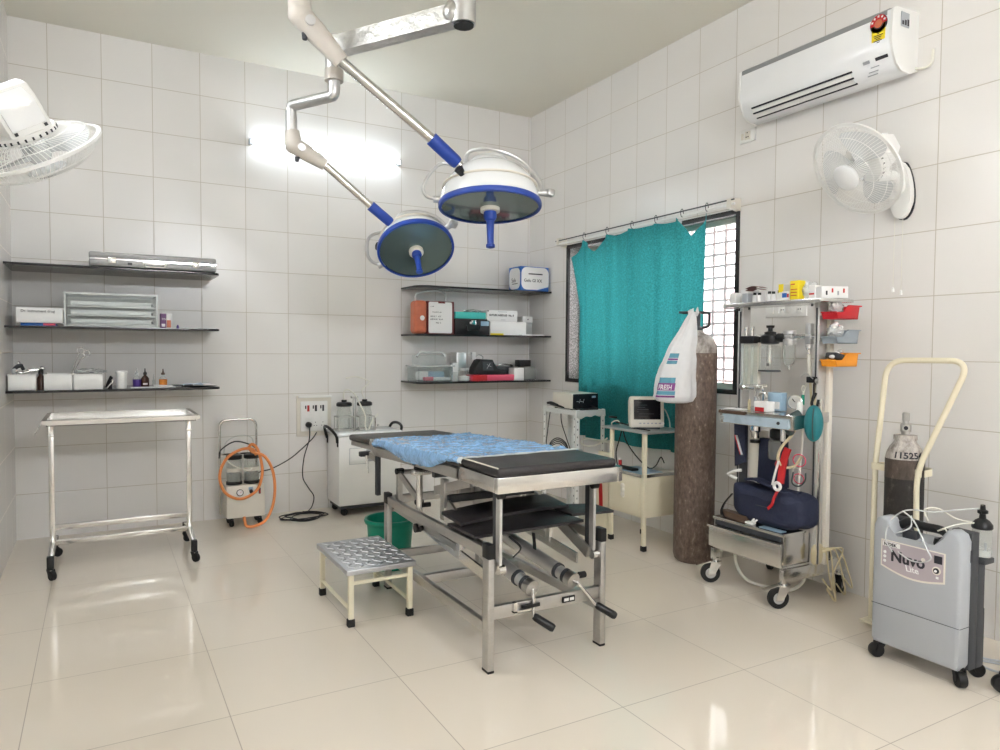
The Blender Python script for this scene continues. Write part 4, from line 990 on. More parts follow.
for x in (.818, .938):
    k = mb('black').lathe([(0, 0), (.054, 0), (.054, .02), (.05, .022)], (x, 5.26, .287), seg=28); 
    b = k.build('jar_base', ps)
    k = mb('jar').lathe([(.05, .02), (.052, .03), (.052, .14), (.045, .17), (.045, .182)], (x, 5.26, .287), seg=28, cap=False); k.build('jar', ps)
    k = mb('jar_dark').lathe([(0, .022), (.0475, .022), (.0475, .075), (0, .075)], (x, 5.26, .287), seg=24, cap=False); k.m('offwhite').lathe([(.0528, .09), (.0528, .118)], (x, 5.26, .287), seg=28, cap=False); k.build('jar_contents', ps)
    k = mb('black').lathe([(.052, .178), (.054, .182), (.054, .205), (.03, .212), (.012, .214), (.012, .225), (0, .225)], (x, 5.26, .287), seg=28); k.build('jar_lid', ps)
k = mb('steel').sweep(round_poly([(.735, 5.34, .06), (.735, 5.34, .735), (.985, 5.34, .735), (.985, 5.34, .06)], .055, 7), .009, 12); k.build('handle', ps)
k = mb('steel').bar((.735, 5.34, .49), (.985, 5.34, .49), .012, .012); k.build('handle_brace', ps)
for x in (.785, .975):
    for y in (5.20, 5.32): caster(ps, x, y, .022, .018, .012, yaw=-1.2, fork='black', hub='black')
hp = [(.95, 5.16, .50), (.92, 5.14, .545), (.84, 5.13, .545), (.75, 5.13, .49), (.705, 5.13, .38), (.73, 5.12, .27), (.80, 5.11, .215), (.87, 5.11, .212), (.95, 5.12, .26), (.985, 5.13, .36), (.98, 5.14, .46), (.955, 5.15, .545), (.925, 5.16, .575), (.905, 5.17, .55), (.93, 5.15, .52), (1.0, 5.13, .49), (1.05, 5.12, .40), (1.065, 5.10, .28), (1.05, 5.09, .15), (1.0, 5.08, .05), (.93, 5.08, .016), (.875, 5.09, .016), (.862, 5.10, .05), (.862, 5.12, .075)]
mb('hose_o').sweep(catmull(hp, 7), .0100, 12).build('hose', ps)
mb('hose_w').sweep(catmull([(.80, 5.24, .50), (.76, 5.20, .47), (.82, 5.17, .42), (.90, 5.18, .39), (.94, 5.22, .40)], 7), .005, 8).build('thin_tube', ps)
mb('clear').sweep(catmull([(.76, 5.33, .50), (.78, 5.33, .58), (.86, 5.33, .62), (.95, 5.33, .60), (.97, 5.33, .50)], 7), .005, 8).build('thin_tube', ps)
k = mb('black').sweep(catmull([(1.455, YB-.02, .60), (1.40, 5.40, .55), (1.25, 5.38, .43), (1.10, 5.36, .36), (1.01, 5.34, .345), (1.0, 5.36, .30), (1.005, 5.33, .15), (.985, 5.30, .13)], 8), .0042, 7)
k.sweep(catmull([(.725, 5.30, .47), (.735, 5.28, .53), (.82, 5.24, .59), (.92, 5.24, .565), (.97, 5.26, .53)], 8), .0048, 7)
k.build('cable', ps)

# ------------------------------------------------------------------ large white suction machine
sm = thing('suction_machine', 'tall white suction machine with two glass jars on top, behind the operating table', 'suction machine', (1.78, 5.27, 0))
k = mb('white').b2((1.53, 5.12, .075), (2.02, 5.43, .595), .012); k.build('cabinet', sm)
k = mb('white_gloss').b2((1.522, 5.112, .597), (2.028, 5.438, .625), .010); k.build('top', sm)
k = mb('greyp').b2((1.611, 5.1175, .384), (1.761, 5.122, .506)); k.m('white').b2((1.614, 5.116, .387), (1.758, 5.122, .503), .002)
k.build('panel', sm)
k = mb('greyp').b2((1.74, 5.112, .40), (1.85, 5.121, .49), .002); k.build('panel', sm)
for (y) in (5.16, 5.40):
    pass
k = mb('black').sweep(catmull([(1.525, 5.135, .55), (1.518, 5.14, .60), (1.495, 5.20, .645), (1.485, 5.28, .66), (1.49, 5.35, .65), (1.512, 5.40, .60), (1.525, 5.405, .56)], 6), .011, 10); k.build('handle', sm)
k = mb('black').sweep(catmull([(2.02, 5.14, .60), (2.04, 5.16, .645), (2.05, 5.26, .665), (2.04, 5.36, .655), (2.02, 5.40, .60)], 6), .011, 10); k.build('handle', sm)
for y in (5.135, 5.405):
    k = mb('black').b2((1.522, y-.010, .52), (1.53, y+.010, .56), .002); k.build('handle_clip', sm)
k = mb('greyd').b2((1.55, 5.135, .05), (2.0, 5.415, .076)); k.build('base_pan', sm)
for x in (1.57, 1.98):
    for y in (5.16, 5.39): caster(sm, x, y, .026, .022, .006, yaw=-.8, fork='black', hub='black')
for x in (1.605, 1.765):
    k = mb('jar').lathe([(0, .006), (.052, .006), (.056, .012), (.056, .13), (.048, .165), (.046, .185)], (x, 5.23, .627), seg=30, cap=False); k.build('jar', sm)
    k = mb('black').lathe([(.05, .185), (.058, .19), (.058, .208), (.05, .216), (.02, .22), (.02, .235), (0, .235)], (x, 5.23, .627), seg=28); k.build('jar_lid', sm)
    k = mb('steel_dull'); 
    for (dx, dy) in ((-.058, -.058), (.058, -.058), (-.058, .058), (.058, .058)): k.cyl((x+dx, 5.23+dy, .625), (x+dx, 5.23+dy, .735), .004, seg=8)
    for zz in (.735, .64):
        for (a, b) in (((-.058, -.058), (.058, -.058)), ((.058, -.058), (.058, .058)), ((.058, .058), (-.058, .058)), ((-.058, .058), (-.058, -.058))): k.bar((x+a[0], 5.23+a[1], zz), (x+b[0], 5.23+b[1], zz), .008, .008)
    k.build('jar_cage', sm)
k = mb('steel_dull').b2((1.676, 5.215, .625), (1.694, 5.245, .885), .002); k.b2((1.66, 5.21, .872), (1.71, 5.25, .888), .003); k.build('jar_post', sm)
k = mb('hose_w').sweep(catmull([(1.605, 5.23, .86), (1.60, 5.22, .92), (1.63, 5.21, .94), (1.68, 5.20, .90), (1.72, 5.19, .82), (1.75, 5.17, .74), (1.745, 5.16, .68), (1.76, 5.17, .63)], 7), .006, 8); k.build('tube', sm)
k = mb('hose_w').sweep(catmull([(1.765, 5.23, .86), (1.74, 5.22, .93), (1.79, 5.24, .975), (1.82, 5.3, 1.0), (1.74, 5.36, 1.03), (1.66, 5.36, 1.02)], 7), .005, 8); k.build('tube', sm)
k = mb('hose_w').sweep(catmull([(1.86, 5.2, .75), (1.81, 5.18, .70), (1.775, 5.17, .63)], 7), .006, 8); k.build('tube', sm)
k = mb('steel').lathe([(0, 0), (.008, 0), (.008, .1), (0, .1)], (1.845, 5.22, .625), seg=10); k.m('steel_dull').sphere((1.87, 5.22, .66), .010); k.build('valve', sm)

# ------------------------------------------------------------------ slotted-angle rack with a device
rk = thing('slotted_rack', 'white slotted angle rack in the corner left of the monitor table', 'rack', (3.13, 4.40, 0))
RX0, RX1, RY0, RY1 = 3.0, 3.262, 4.185, 4.62
for (x, sx_) in ((RX0, 1), (RX1, -1)):
    for (y, sy_) in ((RY0, 1), (RY1, -1)):
        k = mb('white').b2((x, y, 0), (x+sx_*.034, y+sy_*.003, .815)).b2((x, y, 0), (x+sx_*.003, y+sy_*.034, .815)); k.m('ink')
        for i in range(14):
            zz = .05+i*.056
            k.b2((x+sx_*.014, y-sy_*.0006, zz), (x+sx_*.020, y+sy_*.0005, zz+.012)); k.b2((x-sx_*.0006, y+sy_*.014, zz+.02), (x+sx_*.0005, y+sy_*.020, zz+.032))
        k.build('angle_leg', rk, smooth=0)
for zz, mm in ((.795, 'white'), (.36, 'offwhite')):
    k = mb(mm).b2((RX0+.004, RY0+.004, zz), (RX1-.004, RY1-.004, zz+.012))
    for (a, b) in (((RX0, RY0-.002), (RX1, RY0+.002)), ((RX0, RY1-.002), (RX1, RY1+.002)), ((RX0-.002, RY0), (RX0+.002, RY1)), ((RX1-.002, RY0), (RX1+.002, RY1))): k.b2((*a, zz-.02), (*b, zz+.015))
    k.build('rack_shelf', rk, smooth=0)
wrp = mb('clear').grid(lambda u, v: (RX0-.006-.004*v, RY0+(RY1-RY0)*u, .812-(.05+.03*noise.noise((u*4, 0, 0)))*v), 14, 4); wrp.m('cleardim').grid(lambda u, v: (RX0+(RX1-RX0)*u, RY0-.006-.004*v, .812-(.05+.03*noise.noise((u*4, 5, 0)))*v), 14, 4)
o = wrp.build('plastic_cover', None, (3.0, 4.3, .77), smooth=180); tag(o, 'clear plastic cover hanging over the front edges of the white rack top', 'plastic')
dv = thing('cautery_unit', 'grey boxed device with a black front panel on the white slotted rack', 'device', (3.14, 4.38, .807))
k = mb('offwhite').b2((3.02, 4.262, .815), (3.255, 4.52, .928), .004); k.build('casing', dv)
k = mb('screen').b2((3.025, 4.250, .818), (3.25, 4.263, .926), .004); k.m('greyp').text('~/~/', .04, frame((3.05, 4.2485, .86), (1, 0, 0), (0, 0, 1))); k.m('paleblue').b2((3.19, 4.2485, .895), (3.225, 4.251, .91)); k.build('front_panel', dv)
for (x, y) in ((3.04, 4.29), (3.24, 4.29), (3.04, 4.5), (3.24, 4.5)): mb('black').cyl((x, y, .807), (x, y, .816), .012, seg=12).build('foot', dv)
k = mb('black').sweep(catmull([(3.02, 4.55, .835), (3.015, 4.46, .83), (3.03, 4.35, .818), (3.06, 4.24, .815), (3.12, 4.22, .815), (3.22, 4.215, .815)], 6), .008, 8); k.m('black').sweep(catmull([(3.015, 4.58, .84), (3.012, 4.52, .845), (3.012, 4.44, .832)], 6), .010, 8); one(k, 'black_cable', 'thick black cable lying on the rack top before the black fronted device', 'cable', (3.05, 4.3, .815))
for pts, lab in (([(3.03, 4.56, .80), (3.02, 4.57, .70), (3.03, 4.6, .62), (3.02, 4.6, .50), (3.05, 4.55, .38)], 'thin black wire hanging inside the rack, left of its pair'), ([(3.05, 4.45, .79), (3.05, 4.44, .70), (3.07, 4.40, .58), (3.09, 4.35, .45), (3.09, 4.33, .375)], 'thin black wire hanging inside the rack, right of its pair')):
    one(mb('black').sweep(catmull(pts, 6), .004, 6), 'black_wire', lab, 'wire', pts[-1])
one(mb('black').b2((3.03, 4.22, .385), (3.24, 4.42, .425), .008).m('yellow').b2((3.075, 4.212, .40), (3.15, 4.225, .425)).b2((3.06, 4.24, .425), (3.16, 4.30, .432)).m('red').b2((3.04, 4.216, .376), (3.2, 4.222, .384)), 'black_pouch', 'black pouch with a yellow mark on the lower shelf of the white rack', 'pouch', (3.13, 4.3, .37))
pts = []
for i in range(26):
    a = i*.9; pts.append((3.06+.075*math.cos(a)*(1+.1*math.sin(i)), 4.50+.08*math.sin(a), .42+.10*math.sin(a*1.0+.6)+.002*i))
one(mb('black').sweep(catmull(pts, 5), .004, 6), 'coiled_wire', 'coil of thin black wire on the lower shelf of the white rack', 'wire', (3.06, 4.5, .372))
pts = [(3.27, 4.16, .60), (3.2, 4.17, .56), (3.12, 4.19, .545), (3.06, 4.2, .57), (3.1, 4.21, .60), (3.2, 4.2, .585), (3.28, 4.15, .57)]
one(mb('hose_w').sweep(catmull(pts, 7), .006, 8), 'grey_cable', 'pale grey cables slung between the rack and the monitor table', 'cable', (3.15, 4.18, .55))

# ------------------------------------------------------------------ monitor table, monitor, paper
mt = thing('monitor_table', 'cream metal bedside cabinet on legs carrying the patient monitor', 'cabinet', (3.06, 3.54, 0))
MX0, MX1, MY0, MY1 = 2.925, 3.225, 3.352, 3.70
for (x, y) in ((MX0, MY0), (MX1-.025, MY0), (MX0, MY1-.025), (MX1-.025, MY1-.025)):
    lg = mb('cream').b2((x, y, .02), (x+.025, y+.025, .735), .006).build('leg', mt)
    mb('rubber').b2((x-.003, y-.003, 0), (x+.028, y+.028, .034), .004).build('foot', lg)
k = mb('alu').b2((MX0-.012, MY0-.03, .735), (MX1+.02, MY1+.075, .750), .004); k.build('table_top', mt)
k = mb('cream').b2((MX0+.006, MY0+.012, .205), (MX1-.004, MY1-.012, .468), .004); k.build('cabinet_body', mt)
d = mb('cream').b2((MX0-.001, MY0+.045, .222), (MX0+.006, MY1-.02, .452), .003)
for zz in (.325, .352, .379): d.m('offwhite').lathe([(.020, 0), (.017, .006), (.010, .010), (0, .011)], (MX0-.001, 3.555, zz), (-1, 0, 0), 14, cap=False)
d.build('door', mt)
k = mb('offwhite').b2((MX0-.002, MY0+.026, .468), (MX1+.0, MY1-.005, .476), .002); k.m('steel').b2((MX0-.004, MY0+.022, .46), (MX0-.001, MY1-.005, .478)).b2((MX0-.002, MY0+.008, .46), (MX1, MY0+.012, .478)); k.build('shelf_plate', mt)
one(mb('paleblue').b2((MX0+.01, MY0+.04, .477), (MX0+.19, MY1-.05, .480)), 'paper_sheet', 'pale blue sheet on the lower shelf of the cream cabinet', 'paper', (3.03, 3.5, .477))
k = mb('black').b2((2.945, 3.49, .481), (3.0, 3.66, .497), .006); one(k, 'black_adapter', 'flat black adapter on the pale blue sheet in the cream cabinet', 'adapter', (2.97, 3.57, .481))
k = mb('red').lathe([(0, 0), (.012, 0), (.012, .03), (0, .032)], (2.985, 3.66, .498), seg=14, cap=False); k.m('white').lathe([(.0, .032), (.010, .032), (.010, .042), (0, .044)], (2.985, 3.66, .498), seg=14, cap=False); one(k, 'red_connector', 'tiny red and white connector standing on the black adapter', 'connector', (2.985, 3.66, .498))
k = mb('black').sweep(catmull([(2.98, 3.64, .73), (2.965, 3.65, .66), (2.95, 3.66, .58), (2.945, 3.64, .50)], 6), .004, 6); one(k, 'black_wire', 'black wire hanging at the left side of the cream cabinet', 'wire', (2.95, 3.64, .48))
k = mb('black').sweep(catmull([(2.98, 3.63, .73), (2.99, 3.60, .65), (3.02, 3.53, .56), (3.05, 3.45, .50), (3.08, 3.42, .52), (3.12, 3.42, .57), (3.15, 3.42, .53)], 6), .004, 6); one(k, 'black_wire', 'black wire running down across the open shelf of the cream cabinet', 'wire', (3.05, 3.5, .48))
# monitor: turned towards the room
q = Matrix.Rotation(math.atan2(-.88, -.47)+PI/2, 4, 'Z')   # local -y is the way the screen faces
pm = thing('patient_monitor', 'white patient monitor with a dark screen on the cream cabinet', 'monitor', (3.045, 3.475, .750), rot=q.to_3x3())
T = Matrix.Translation((0, 0, 0)) @ Matrix.Rotation(-.10, 4, 'X')
def lm(name): k = mb(name); k.X = T; return k
k = lm('offwhite').box((0, .0, .108), (.222, .05, .200), .014, seg=3); k.build('front_bezel', pm, local=True)
k = lm('offwhite').box((0, .06, .112), (.20, .09, .175), .02, seg=3); k.build('back_shell', pm, local=True)
k = lm('screen').b2((-.086, -.0275, .060), (.086, -.0245, .186), .002); k.m('greyd')
for i in range(7): k.b2((-.070+random.random()*.12, -.0282, .08+i*.014), (-.066+random.random()*.0+random.random()*.012-.0+.0, -.0276, .083+i*.014))
k.build('screen', pm, local=True)
for i in range(6): 
    k = lm('greyp').box((-.045+i*.025, -.0265, .035), (.014, .006, .008), .002); k.build('key', pm, local=True)
k = lm('white').lathe([(0, 0), (.010, 0), (.009, .008), (0, .008)], (.098, -.025, .035), (0, -1, 0), 14, cap=False); k.build('dial', pm, local=True)
k = mb('greyd').box((0, .04, .007), (.17, .11, .014), .004); k.build('base', pm, local=True)
k = mb('cleardim').sweep(catmull([(.10, .05, .13), (.125, .03, .12), (.145, .0, .06), (.15, -.01, .004)], 6), .004, 6); k.build('sensor_cable', pm, local=True)
k = mb('hose_w').sweep(catmull([(2.96, 3.72, .752), (2.945, 3.70, .775), (2.96, 3.66, .79), (2.99, 3.66, .755)], 6), .004, 6); k.m('black').sweep(catmull([(2.95, 3.66, .78), (2.97, 3.58, .77), (2.975, 3.5, .755), (2.99, 3.38, .752)], 6), .0045, 6); k.b2((2.965, 3.70, .80), (2.99, 3.76, .812), .003); one(k, 'monitor_leads', 'black and white leads lying left of the patient monitor', 'leads', (2.96, 3.65, .751))
k = mb('white').sweep([(3.12, 3.75, .0), (3.04, 3.90, .45)], 0, flat=(.14, .008)); 
k = MB().m('cream').prism([(2.99, 3.80, 0), (2.99, 3.93, 0), (3.02, 3.94, .55), (3.02, 3.82, .55)], (.02, 0, 0)); ob = k.build('board', None, (3.0, 3.87, 0)); tag(ob, 'cream board with a red stripe standing behind the left leg of the cream cabinet', 'board')
k = mb('red').sweep(catmull([(2.998, 3.875, .5), (2.992, 3.89, .40), (2.988, 3.87, .30), (2.985, 3.86, .18)], 5), 0, flat=(.003, .03)); k.build('stripe', ob)

# ------------------------------------------------------------------ oxygen cylinder with a carrier bag
oc = thing('oxygen_cylinder', 'tall rusted brown oxygen cylinder with a white shoulder standing before the window', 'gas cylinder', (3.091, 3.094, 0))
CX, CY, CR = 3.091, 3.094, .119
mb('rust').lathe([(0, 0), (.10, 0), (.112, .012), (CR, .04), (CR, 1.24)], (CX, CY, 0), seg=48, cap=False).build('cylinder_body', oc)
mb('rust_white').lathe([(CR, 1.24), (CR, 1.255), (.114, 1.285), (.100, 1.315), (.076, 1.34), (.05, 1.355), (.038, 1.362), (.036, 1.372), (.03, 1.374)], (CX, CY, 0), seg=48, cap=True).build('cylinder_shoulder', oc, label='worn white painted shoulder')
k = mb('greyd').lathe([(.03, 1.365), (.03, 1.39), (.018, 1.40), (.018, 1.47), (.03, 1.475), (.03, 1.485), (0, 1.487)], (CX, CY, 0), seg=20); k.cyl((CX, CY, 1.43), (CX-.05, CY+.03, 1.43), .012, seg=12); k.build('valve', oc)
k = mb('greyd').sweep(round_poly([(CX+.02, CY-.01, 1.385), (CX+.058, CY-.04, 1.40), (CX+.058, CY-.04, 1.478), (CX-.075, CY+.05, 1.478)], .015), .008, 8); k.sweep(round_poly([(CX+.045, CY-.03, 1.48), (CX-.09, CY+.06, 1.48)], .01), .007, 8); k.build('valve_guard', oc)

bag = mb('cleardim'); 
# bag: loft of puckered rings from the twisted handles down to the full base
BX, BY = CX-.112, CY-.008     # where it hangs
Lr = V(math.cos(yaw), -math.sin(yaw), 0); Lf = V(math.sin(yaw), math.cos(yaw), 0)
prof = [(.0, 1.478, .016, .012, .045), (.08, 1.44, .03, .02, .035), (.2, 1.37, .05, .03, .02), (.35, 1.28, .082, .045, -.005), (.5, 1.20, .098, .055, -.022), (.65, 1.12, .112, .065, -.04), (.8, 1.035, .124, .072, -.052), (.9, .985, .126, .07, -.055), (.96, .958, .104, .06, -.05), (1.0, .948, .06, .04, -.045)]
def bsurf(u, v, off=0.):
    v = min(max(v, 0), 1)
    for a, b in zip(prof, prof[1:]):
        if v <= b[0]: t = (v-a[0])/(b[0]-a[0]); break
    z, rx, ry, sh = [a[i]+(b[i]-a[i])*t for i in range(1, 5)]
    a_ = u*2*PI
    pl = 1+.07*math.sin(a_*9+3*noise.noise((u*5, v*3, 1)))*(1-.6*v)+.10*noise.noise((math.cos(a_)*2.2, math.sin(a_)*2.2, v*4))+.04*noise.noise((math.cos(a_)*6, math.sin(a_)*6, v*12))
    p = V(BX, BY, z)+Lr*(sh+(rx*pl+off)*math.cos(a_))+Lf*((ry*pl+off)*math.sin(a_)-.02)
    return p
M['bagp'] = cloth_mat('thin_white_polythene', srgb(242, 242, 244), .2, .28, 30, .1, .02)
bag = mb('bagp').grid(lambda u, v: bsurf(u, v), 96, 70, closed_u=True)
bo = bag.build('carrier_bag', None, (BX, BY, .95), smooth=180); tag(bo, 'full white plastic carrier bag with purple print hanging from the brown gas cylinder', 'plastic bag')
k = mb('bagp')
for s in (-1, 1): k.sweep(catmull([V(BX, BY, 1.455)+Lr*(.05+.012*s)-Lf*.02, V(BX, BY, 1.483)+Lr*(.052+.02*s)-Lf*.03, V(BX, BY, 1.494)+Lr*(.06+.02*s), V(BX, BY, 1.484)+Lr*(.062+.02*s)+Lf*.03, V(BX, BY, 1.45)+Lr*(.055+.01*s)+Lf*.02], 5), 0, flat=(.03, .003))
k.build('bag_handle', bo)
# printing follows the bag surface; facing the room is u around .62..  (angle 1.5 pi = straight at the viewer)
M['pprint'] = mat('purple_bag_print', srgb(128, 56, 128), .4); M['tprint'] = mat('teal_bag_print', srgb(86, 150, 172), .4)
def pr(mname, u0, u1, v0, v1, name='print', skew=0.): 
    k = mb(mname).grid(lambda u, v: bsurf(u0+(u1-u0)*u, v0+(v1-v0)*v+skew*u, .0015), 16, 8); k.build(name, bo, smooth=180)
pr('tprint', .60, .70, .43, .48); pr('pprint', .60, .70, .485, .505); pr('tprint', .60, .70, .51, .545)
pr('tprint', .585, .72, .69, .745); pr('pprint', .575, .725, .745, .825); pr('tprint', .57, .73, .83, .875); pr('pprint', .57, .73, .882, .905)
k = mb('card').text('FRESH', .034, None, 0, warp=lambda c: bsurf(.598+c.x*1.12, .812-c.y*2.1, .003), bold=.0006); k.build('lettering', bo, smooth=0)

# ------------------------------------------------------------------ curtain rod and curtain
rd = thing('curtain_rod', 'thin double curtain rod above the window', 'curtain rod', (XR, 3.97, 2.125))
RXc = 3.315
k = mb('white').cyl((RXc, 4.93, 2.120), (RXc, 3.03, 2.135), .008, seg=12); k.build('rod', rd)
k = mb('greyd').cyl((RXc-.005, 4.93, 2.148), (RXc-.005, 3.03, 2.160), .0045, seg=10); k.build('rod', rd)
for y in (3.05, 4.88): 
    k = mb('offwhite').prism([(XR, y, 2.10), (XR, y, 2.175), (RXc-.01, y, 2.168), (RXc-.01, y, 2.115)], (0, .035, 0), .002); k.build('bracket', rd)
rings = [4.536, 4.248, 3.963, 3.714, 3.466, 3.249]
def top_z(y):
    if y >= rings[0]: return 2.115-.13*min(1, (y-rings[0])/.13)**.8
    for a, b, sag in zip(rings, rings[1:], (.11, .022, .012, .010, .135)):
        if b <= y <= a:
            t = (a-y)/(a-b); s = math.sin(PI*t)
            return 2.115-sag*(s if sag < .05 else (1-abs(2*t-1))**.85)
    return 2.115
def curt(u, v):
    y = 4.665+(3.245-4.665)*u
    zt = top_z(y); z = zt+(.575-zt)*v
    # gathers: strong near the rings, softer below
    x = 3.312
    d = 0
    for r in rings: d += math.exp(-((y-r)/.022)**2)
    x += -.028*d*(1-.6*v)
    ph = 10*u+1.2*noise.noise((u*2, v*.8, 0))
    x += (.020+.014*v)*math.sin(ph*2.1)+.009*math.sin(ph*5.3+2*v)+.012*noise.noise((u*6, v*2.2, 5))
    if u > .86: x -= .022*math.sin((u-.86)/.14*PI)*(.4+v)
    if u < .10: x -= .03*(1-u/.10)*(1-v*.7)
    # left edge pulls in below the folded corner
    if u < .12: y -= .10*(1-u/.12)*min(1, v*3.5)
    z += .02*noise.noise((u*3, 9, 0))*v
    return (x, y, z)
cu = mb('curtain').grid(curt, 150, 90).build('curtain', None, (3.31, 3.95, 2.1), smooth=180)
tag(cu, 'teal cloth curtain hooked along a rod in front of the window', 'curtain')
for r in rings:
    z0 = 2.15+(4.93-r)/1.9*.012
    k = mb('greyd').sweep([(RXc-.002, r+.003*math.sin(a*2), z0-.018+.024*math.sin(a)) if False else (RXc-.004+.012*math.cos(a), r, z0-.012+.026*math.sin(a)) for a in [i*2*PI/14 for i in range(14)]], .0025, 6, closed=True); k.build('curtain_ring', cu)
k = mb('curtain').grid(lambda u, v: (3.286+.008*noise.noise((u*3, v*3, 0)), 4.39-.045*u-.02*v, 1.05-.09*u*.6-.06*v+.03*u*v), 6, 6); k.build('patch', cu, smooth=180)
k = mb('cleardim').sweep(catmull([(3.30, 3.47, 2.10), (3.285, 3.468, 2.06), (3.283, 3.467, 2.00), (3.285, 3.466, 1.97)], 4), 0, flat=(.004, .035)); k.build('turned_edge', cu)

# ------------------------------------------------------------------ air conditioner and sockets on the right wall
ac = thing('air_conditioner', 'white split air conditioner high on the right wall', 'air conditioner', (XR, 2.45, 2.56))
ay0, ay1, d = 2.0, 2.90, .205
X0 = XR-d
prof_ = [(XR, 2.585), (XR-.06, 2.56), (XR-.125, 2.565), (XR-.165, 2.592), (XR-.192, 2.64), (X0-.004, 2.69), (X0, 2.735), (X0+.004, 2.832), (X0+.03, 2.848), (XR, 2.858)]
k = mb('white_gloss').prism([(x, ay0+.008, z) for x, z in prof_], (0, ay1-ay0-.016, 0), .006); k.build('casing', ac, smooth=40)
for y in (ay0, ay1-.012):
    k = mb('white').prism([(x+(.002 if x > XR-.01 else -.002), y, z) for x, z in prof_], (0, .012, 0), .002); k.build('end_panel', ac, smooth=40)
k = mb('greyled').prism([(X0+.0015, ay0+.03, 2.812), (X0+.001, ay0+.03, 2.835), (X0+.026, ay0+.03, 2.850), (X0+.03, ay0+.03, 2.842), (X0+.008, ay0+.03, 2.828), (X0+.006, ay0+.03, 2.812)], (0, ay1-ay0-.05, 0)); k.build('air_intake', ac, smooth=0)
def under(t):   # point on the sloping lower front, t 0..1 from low to high
    a, b = V(XR-.125, 0, 2.565), V(XR-.192, 0, 2.64); m_ = V(XR-.165, 0, 2.592)
    return a.lerp(m_, t*2) if t < .5 else m_.lerp(b, t*2-1)
for i, t in enumerate((.12, .5, .78)):
    p = under(t); nrm = V(-.75, 0, -.65)
    k = mb('ink').bar((p.x-.002, ay0+.215, p.z-.002), (p.x-.002, ay1-.075, p.z-.002), .007, .007); k.build('louvre_gap', ac, smooth=0)
for i, (t0, t1) in enumerate(((.18, .44), (.56, .72))):
    a, b = under(t0), under(t1)
    k = mb('white').prism([(a.x-.003, ay0+.22, a.z-.003), (b.x-.003, ay0+.22, b.z-.003), (b.x-.006, ay0+.22, b.z-.006), (a.x-.006, ay0+.22, a.z-.006)], (0, ay1-ay0-.30, 0)); k.build('louvre', ac, smooth=0)
p = under(.86); q_ = under(.99)
k = mb('ink').prism([(p.x-.003, ay0+.03, p.z-.002), (q_.x-.003, ay0+.03, q_.z-.002), (q_.x-.001, ay0+.03, q_.z+.0), (p.x, ay0+.03, p.z)], (0, .06, 0)); k.build('display_window', ac, smooth=0)
k = mb('greyp').prism([(p.x-.003, ay0+.12, p.z-.002), (q_.x-.003, ay0+.12, q_.z-.002), (q_.x-.001, ay0+.12, q_.z+.0), (p.x, ay0+.12, p.z)], (0, .032, 0))
p = under(.5)
for i in range(3): p = under(.3+i*.18); k.bar((p.x-.003, ay0+.10-.01*i, p.z-.003), (p.x-.003, ay0+.15-.015*i, p.z-.003), .004, .003)
k.build('small_print', ac, smooth=0)
# energy label: red dial over a yellow panel
lx = X0-.0025
k = mb('yellow').b2((lx, 2.035, 2.690), (lx+.004, 2.100, 2.785)); k.build('energy_label', ac, smooth=0)
lab = [o for o in bpy.data.objects if o.name == 'energy_label'][0]
k = mb('ink').lathe([(0, 0), (.042, 0), (.042, .002), (0, .002)], (lx+.002, 2.067, 2.785), (-1, 0, 0), 28, cap=False)
k.m('red').prism([(lx-.0012, 2.067+.041*math.cos(a), 2.785+.041*math.sin(a)) for a in [PI*i/16-.15 for i in range(18)]], (-.0012, 0, 0))
k.m('ink').lathe([(0, .002), (.024, .002), (.024, .0036), (0, .0036)], (lx+.002, 2.067, 2.785), (-1, 0, 0), 24, cap=False)
k.m('copper').lathe([(0, .0036), (.019, .0036), (.019, .0048), (0, .0048)], (lx+.002, 2.067, 2.785), (-1, 0, 0), 24, cap=False); k.build('dial', lab, smooth=0)
k = mb('card')
for i in range(5):
    a = PI*(.12+.19*i); cy, cz = 2.067+.0325*math.cos(a), 2.785+.0325*math.sin(a)
    k.prism([(lx-.0026, cy+(.0075 if j % 2 == 0 else .0032)*math.sin(j*PI/5), cz+(.0075 if j % 2 == 0 else .0032)*math.cos(j*PI/5)) for j in range(10)], (-.0006, 0, 0))
k.build('stars', lab, smooth=0)
k = mb('ink')
for (y0, y1, z0) in ((2.062, 2.072, 2.738), (2.045, 2.09, 2.730), (2.052, 2.086, 2.722), (2.056, 2.08, 2.714), (2.05, 2.09, 2.706), (2.06, 2.074, 2.698)): k.b2((lx-.0008, y0, z0), (lx, y1, z0+.004))
k.build('small_print', lab, smooth=0)
k = mb('greyp').b2((XR-.145, ay0-.0045, 2.765), (XR-.085, ay0-.001, 2.83)); k.m('ink')
for i in range(3): k.b2((XR-.14+.02*i, ay0-.0052, 2.772), (XR-.126+.02*i, ay0-.004, 2.79+.006*i))
k.build('sticker', ac, smooth=0)
k = mb('hose_w').sweep(catmull([(XR-.02, 2.02, 2.60), (XR-.012, 1.96, 2.585), (XR-.008, 1.93, 2.60), (XR-.008, 1.925, 2.66)], 6), .006, 8); k.build('cable', ac)
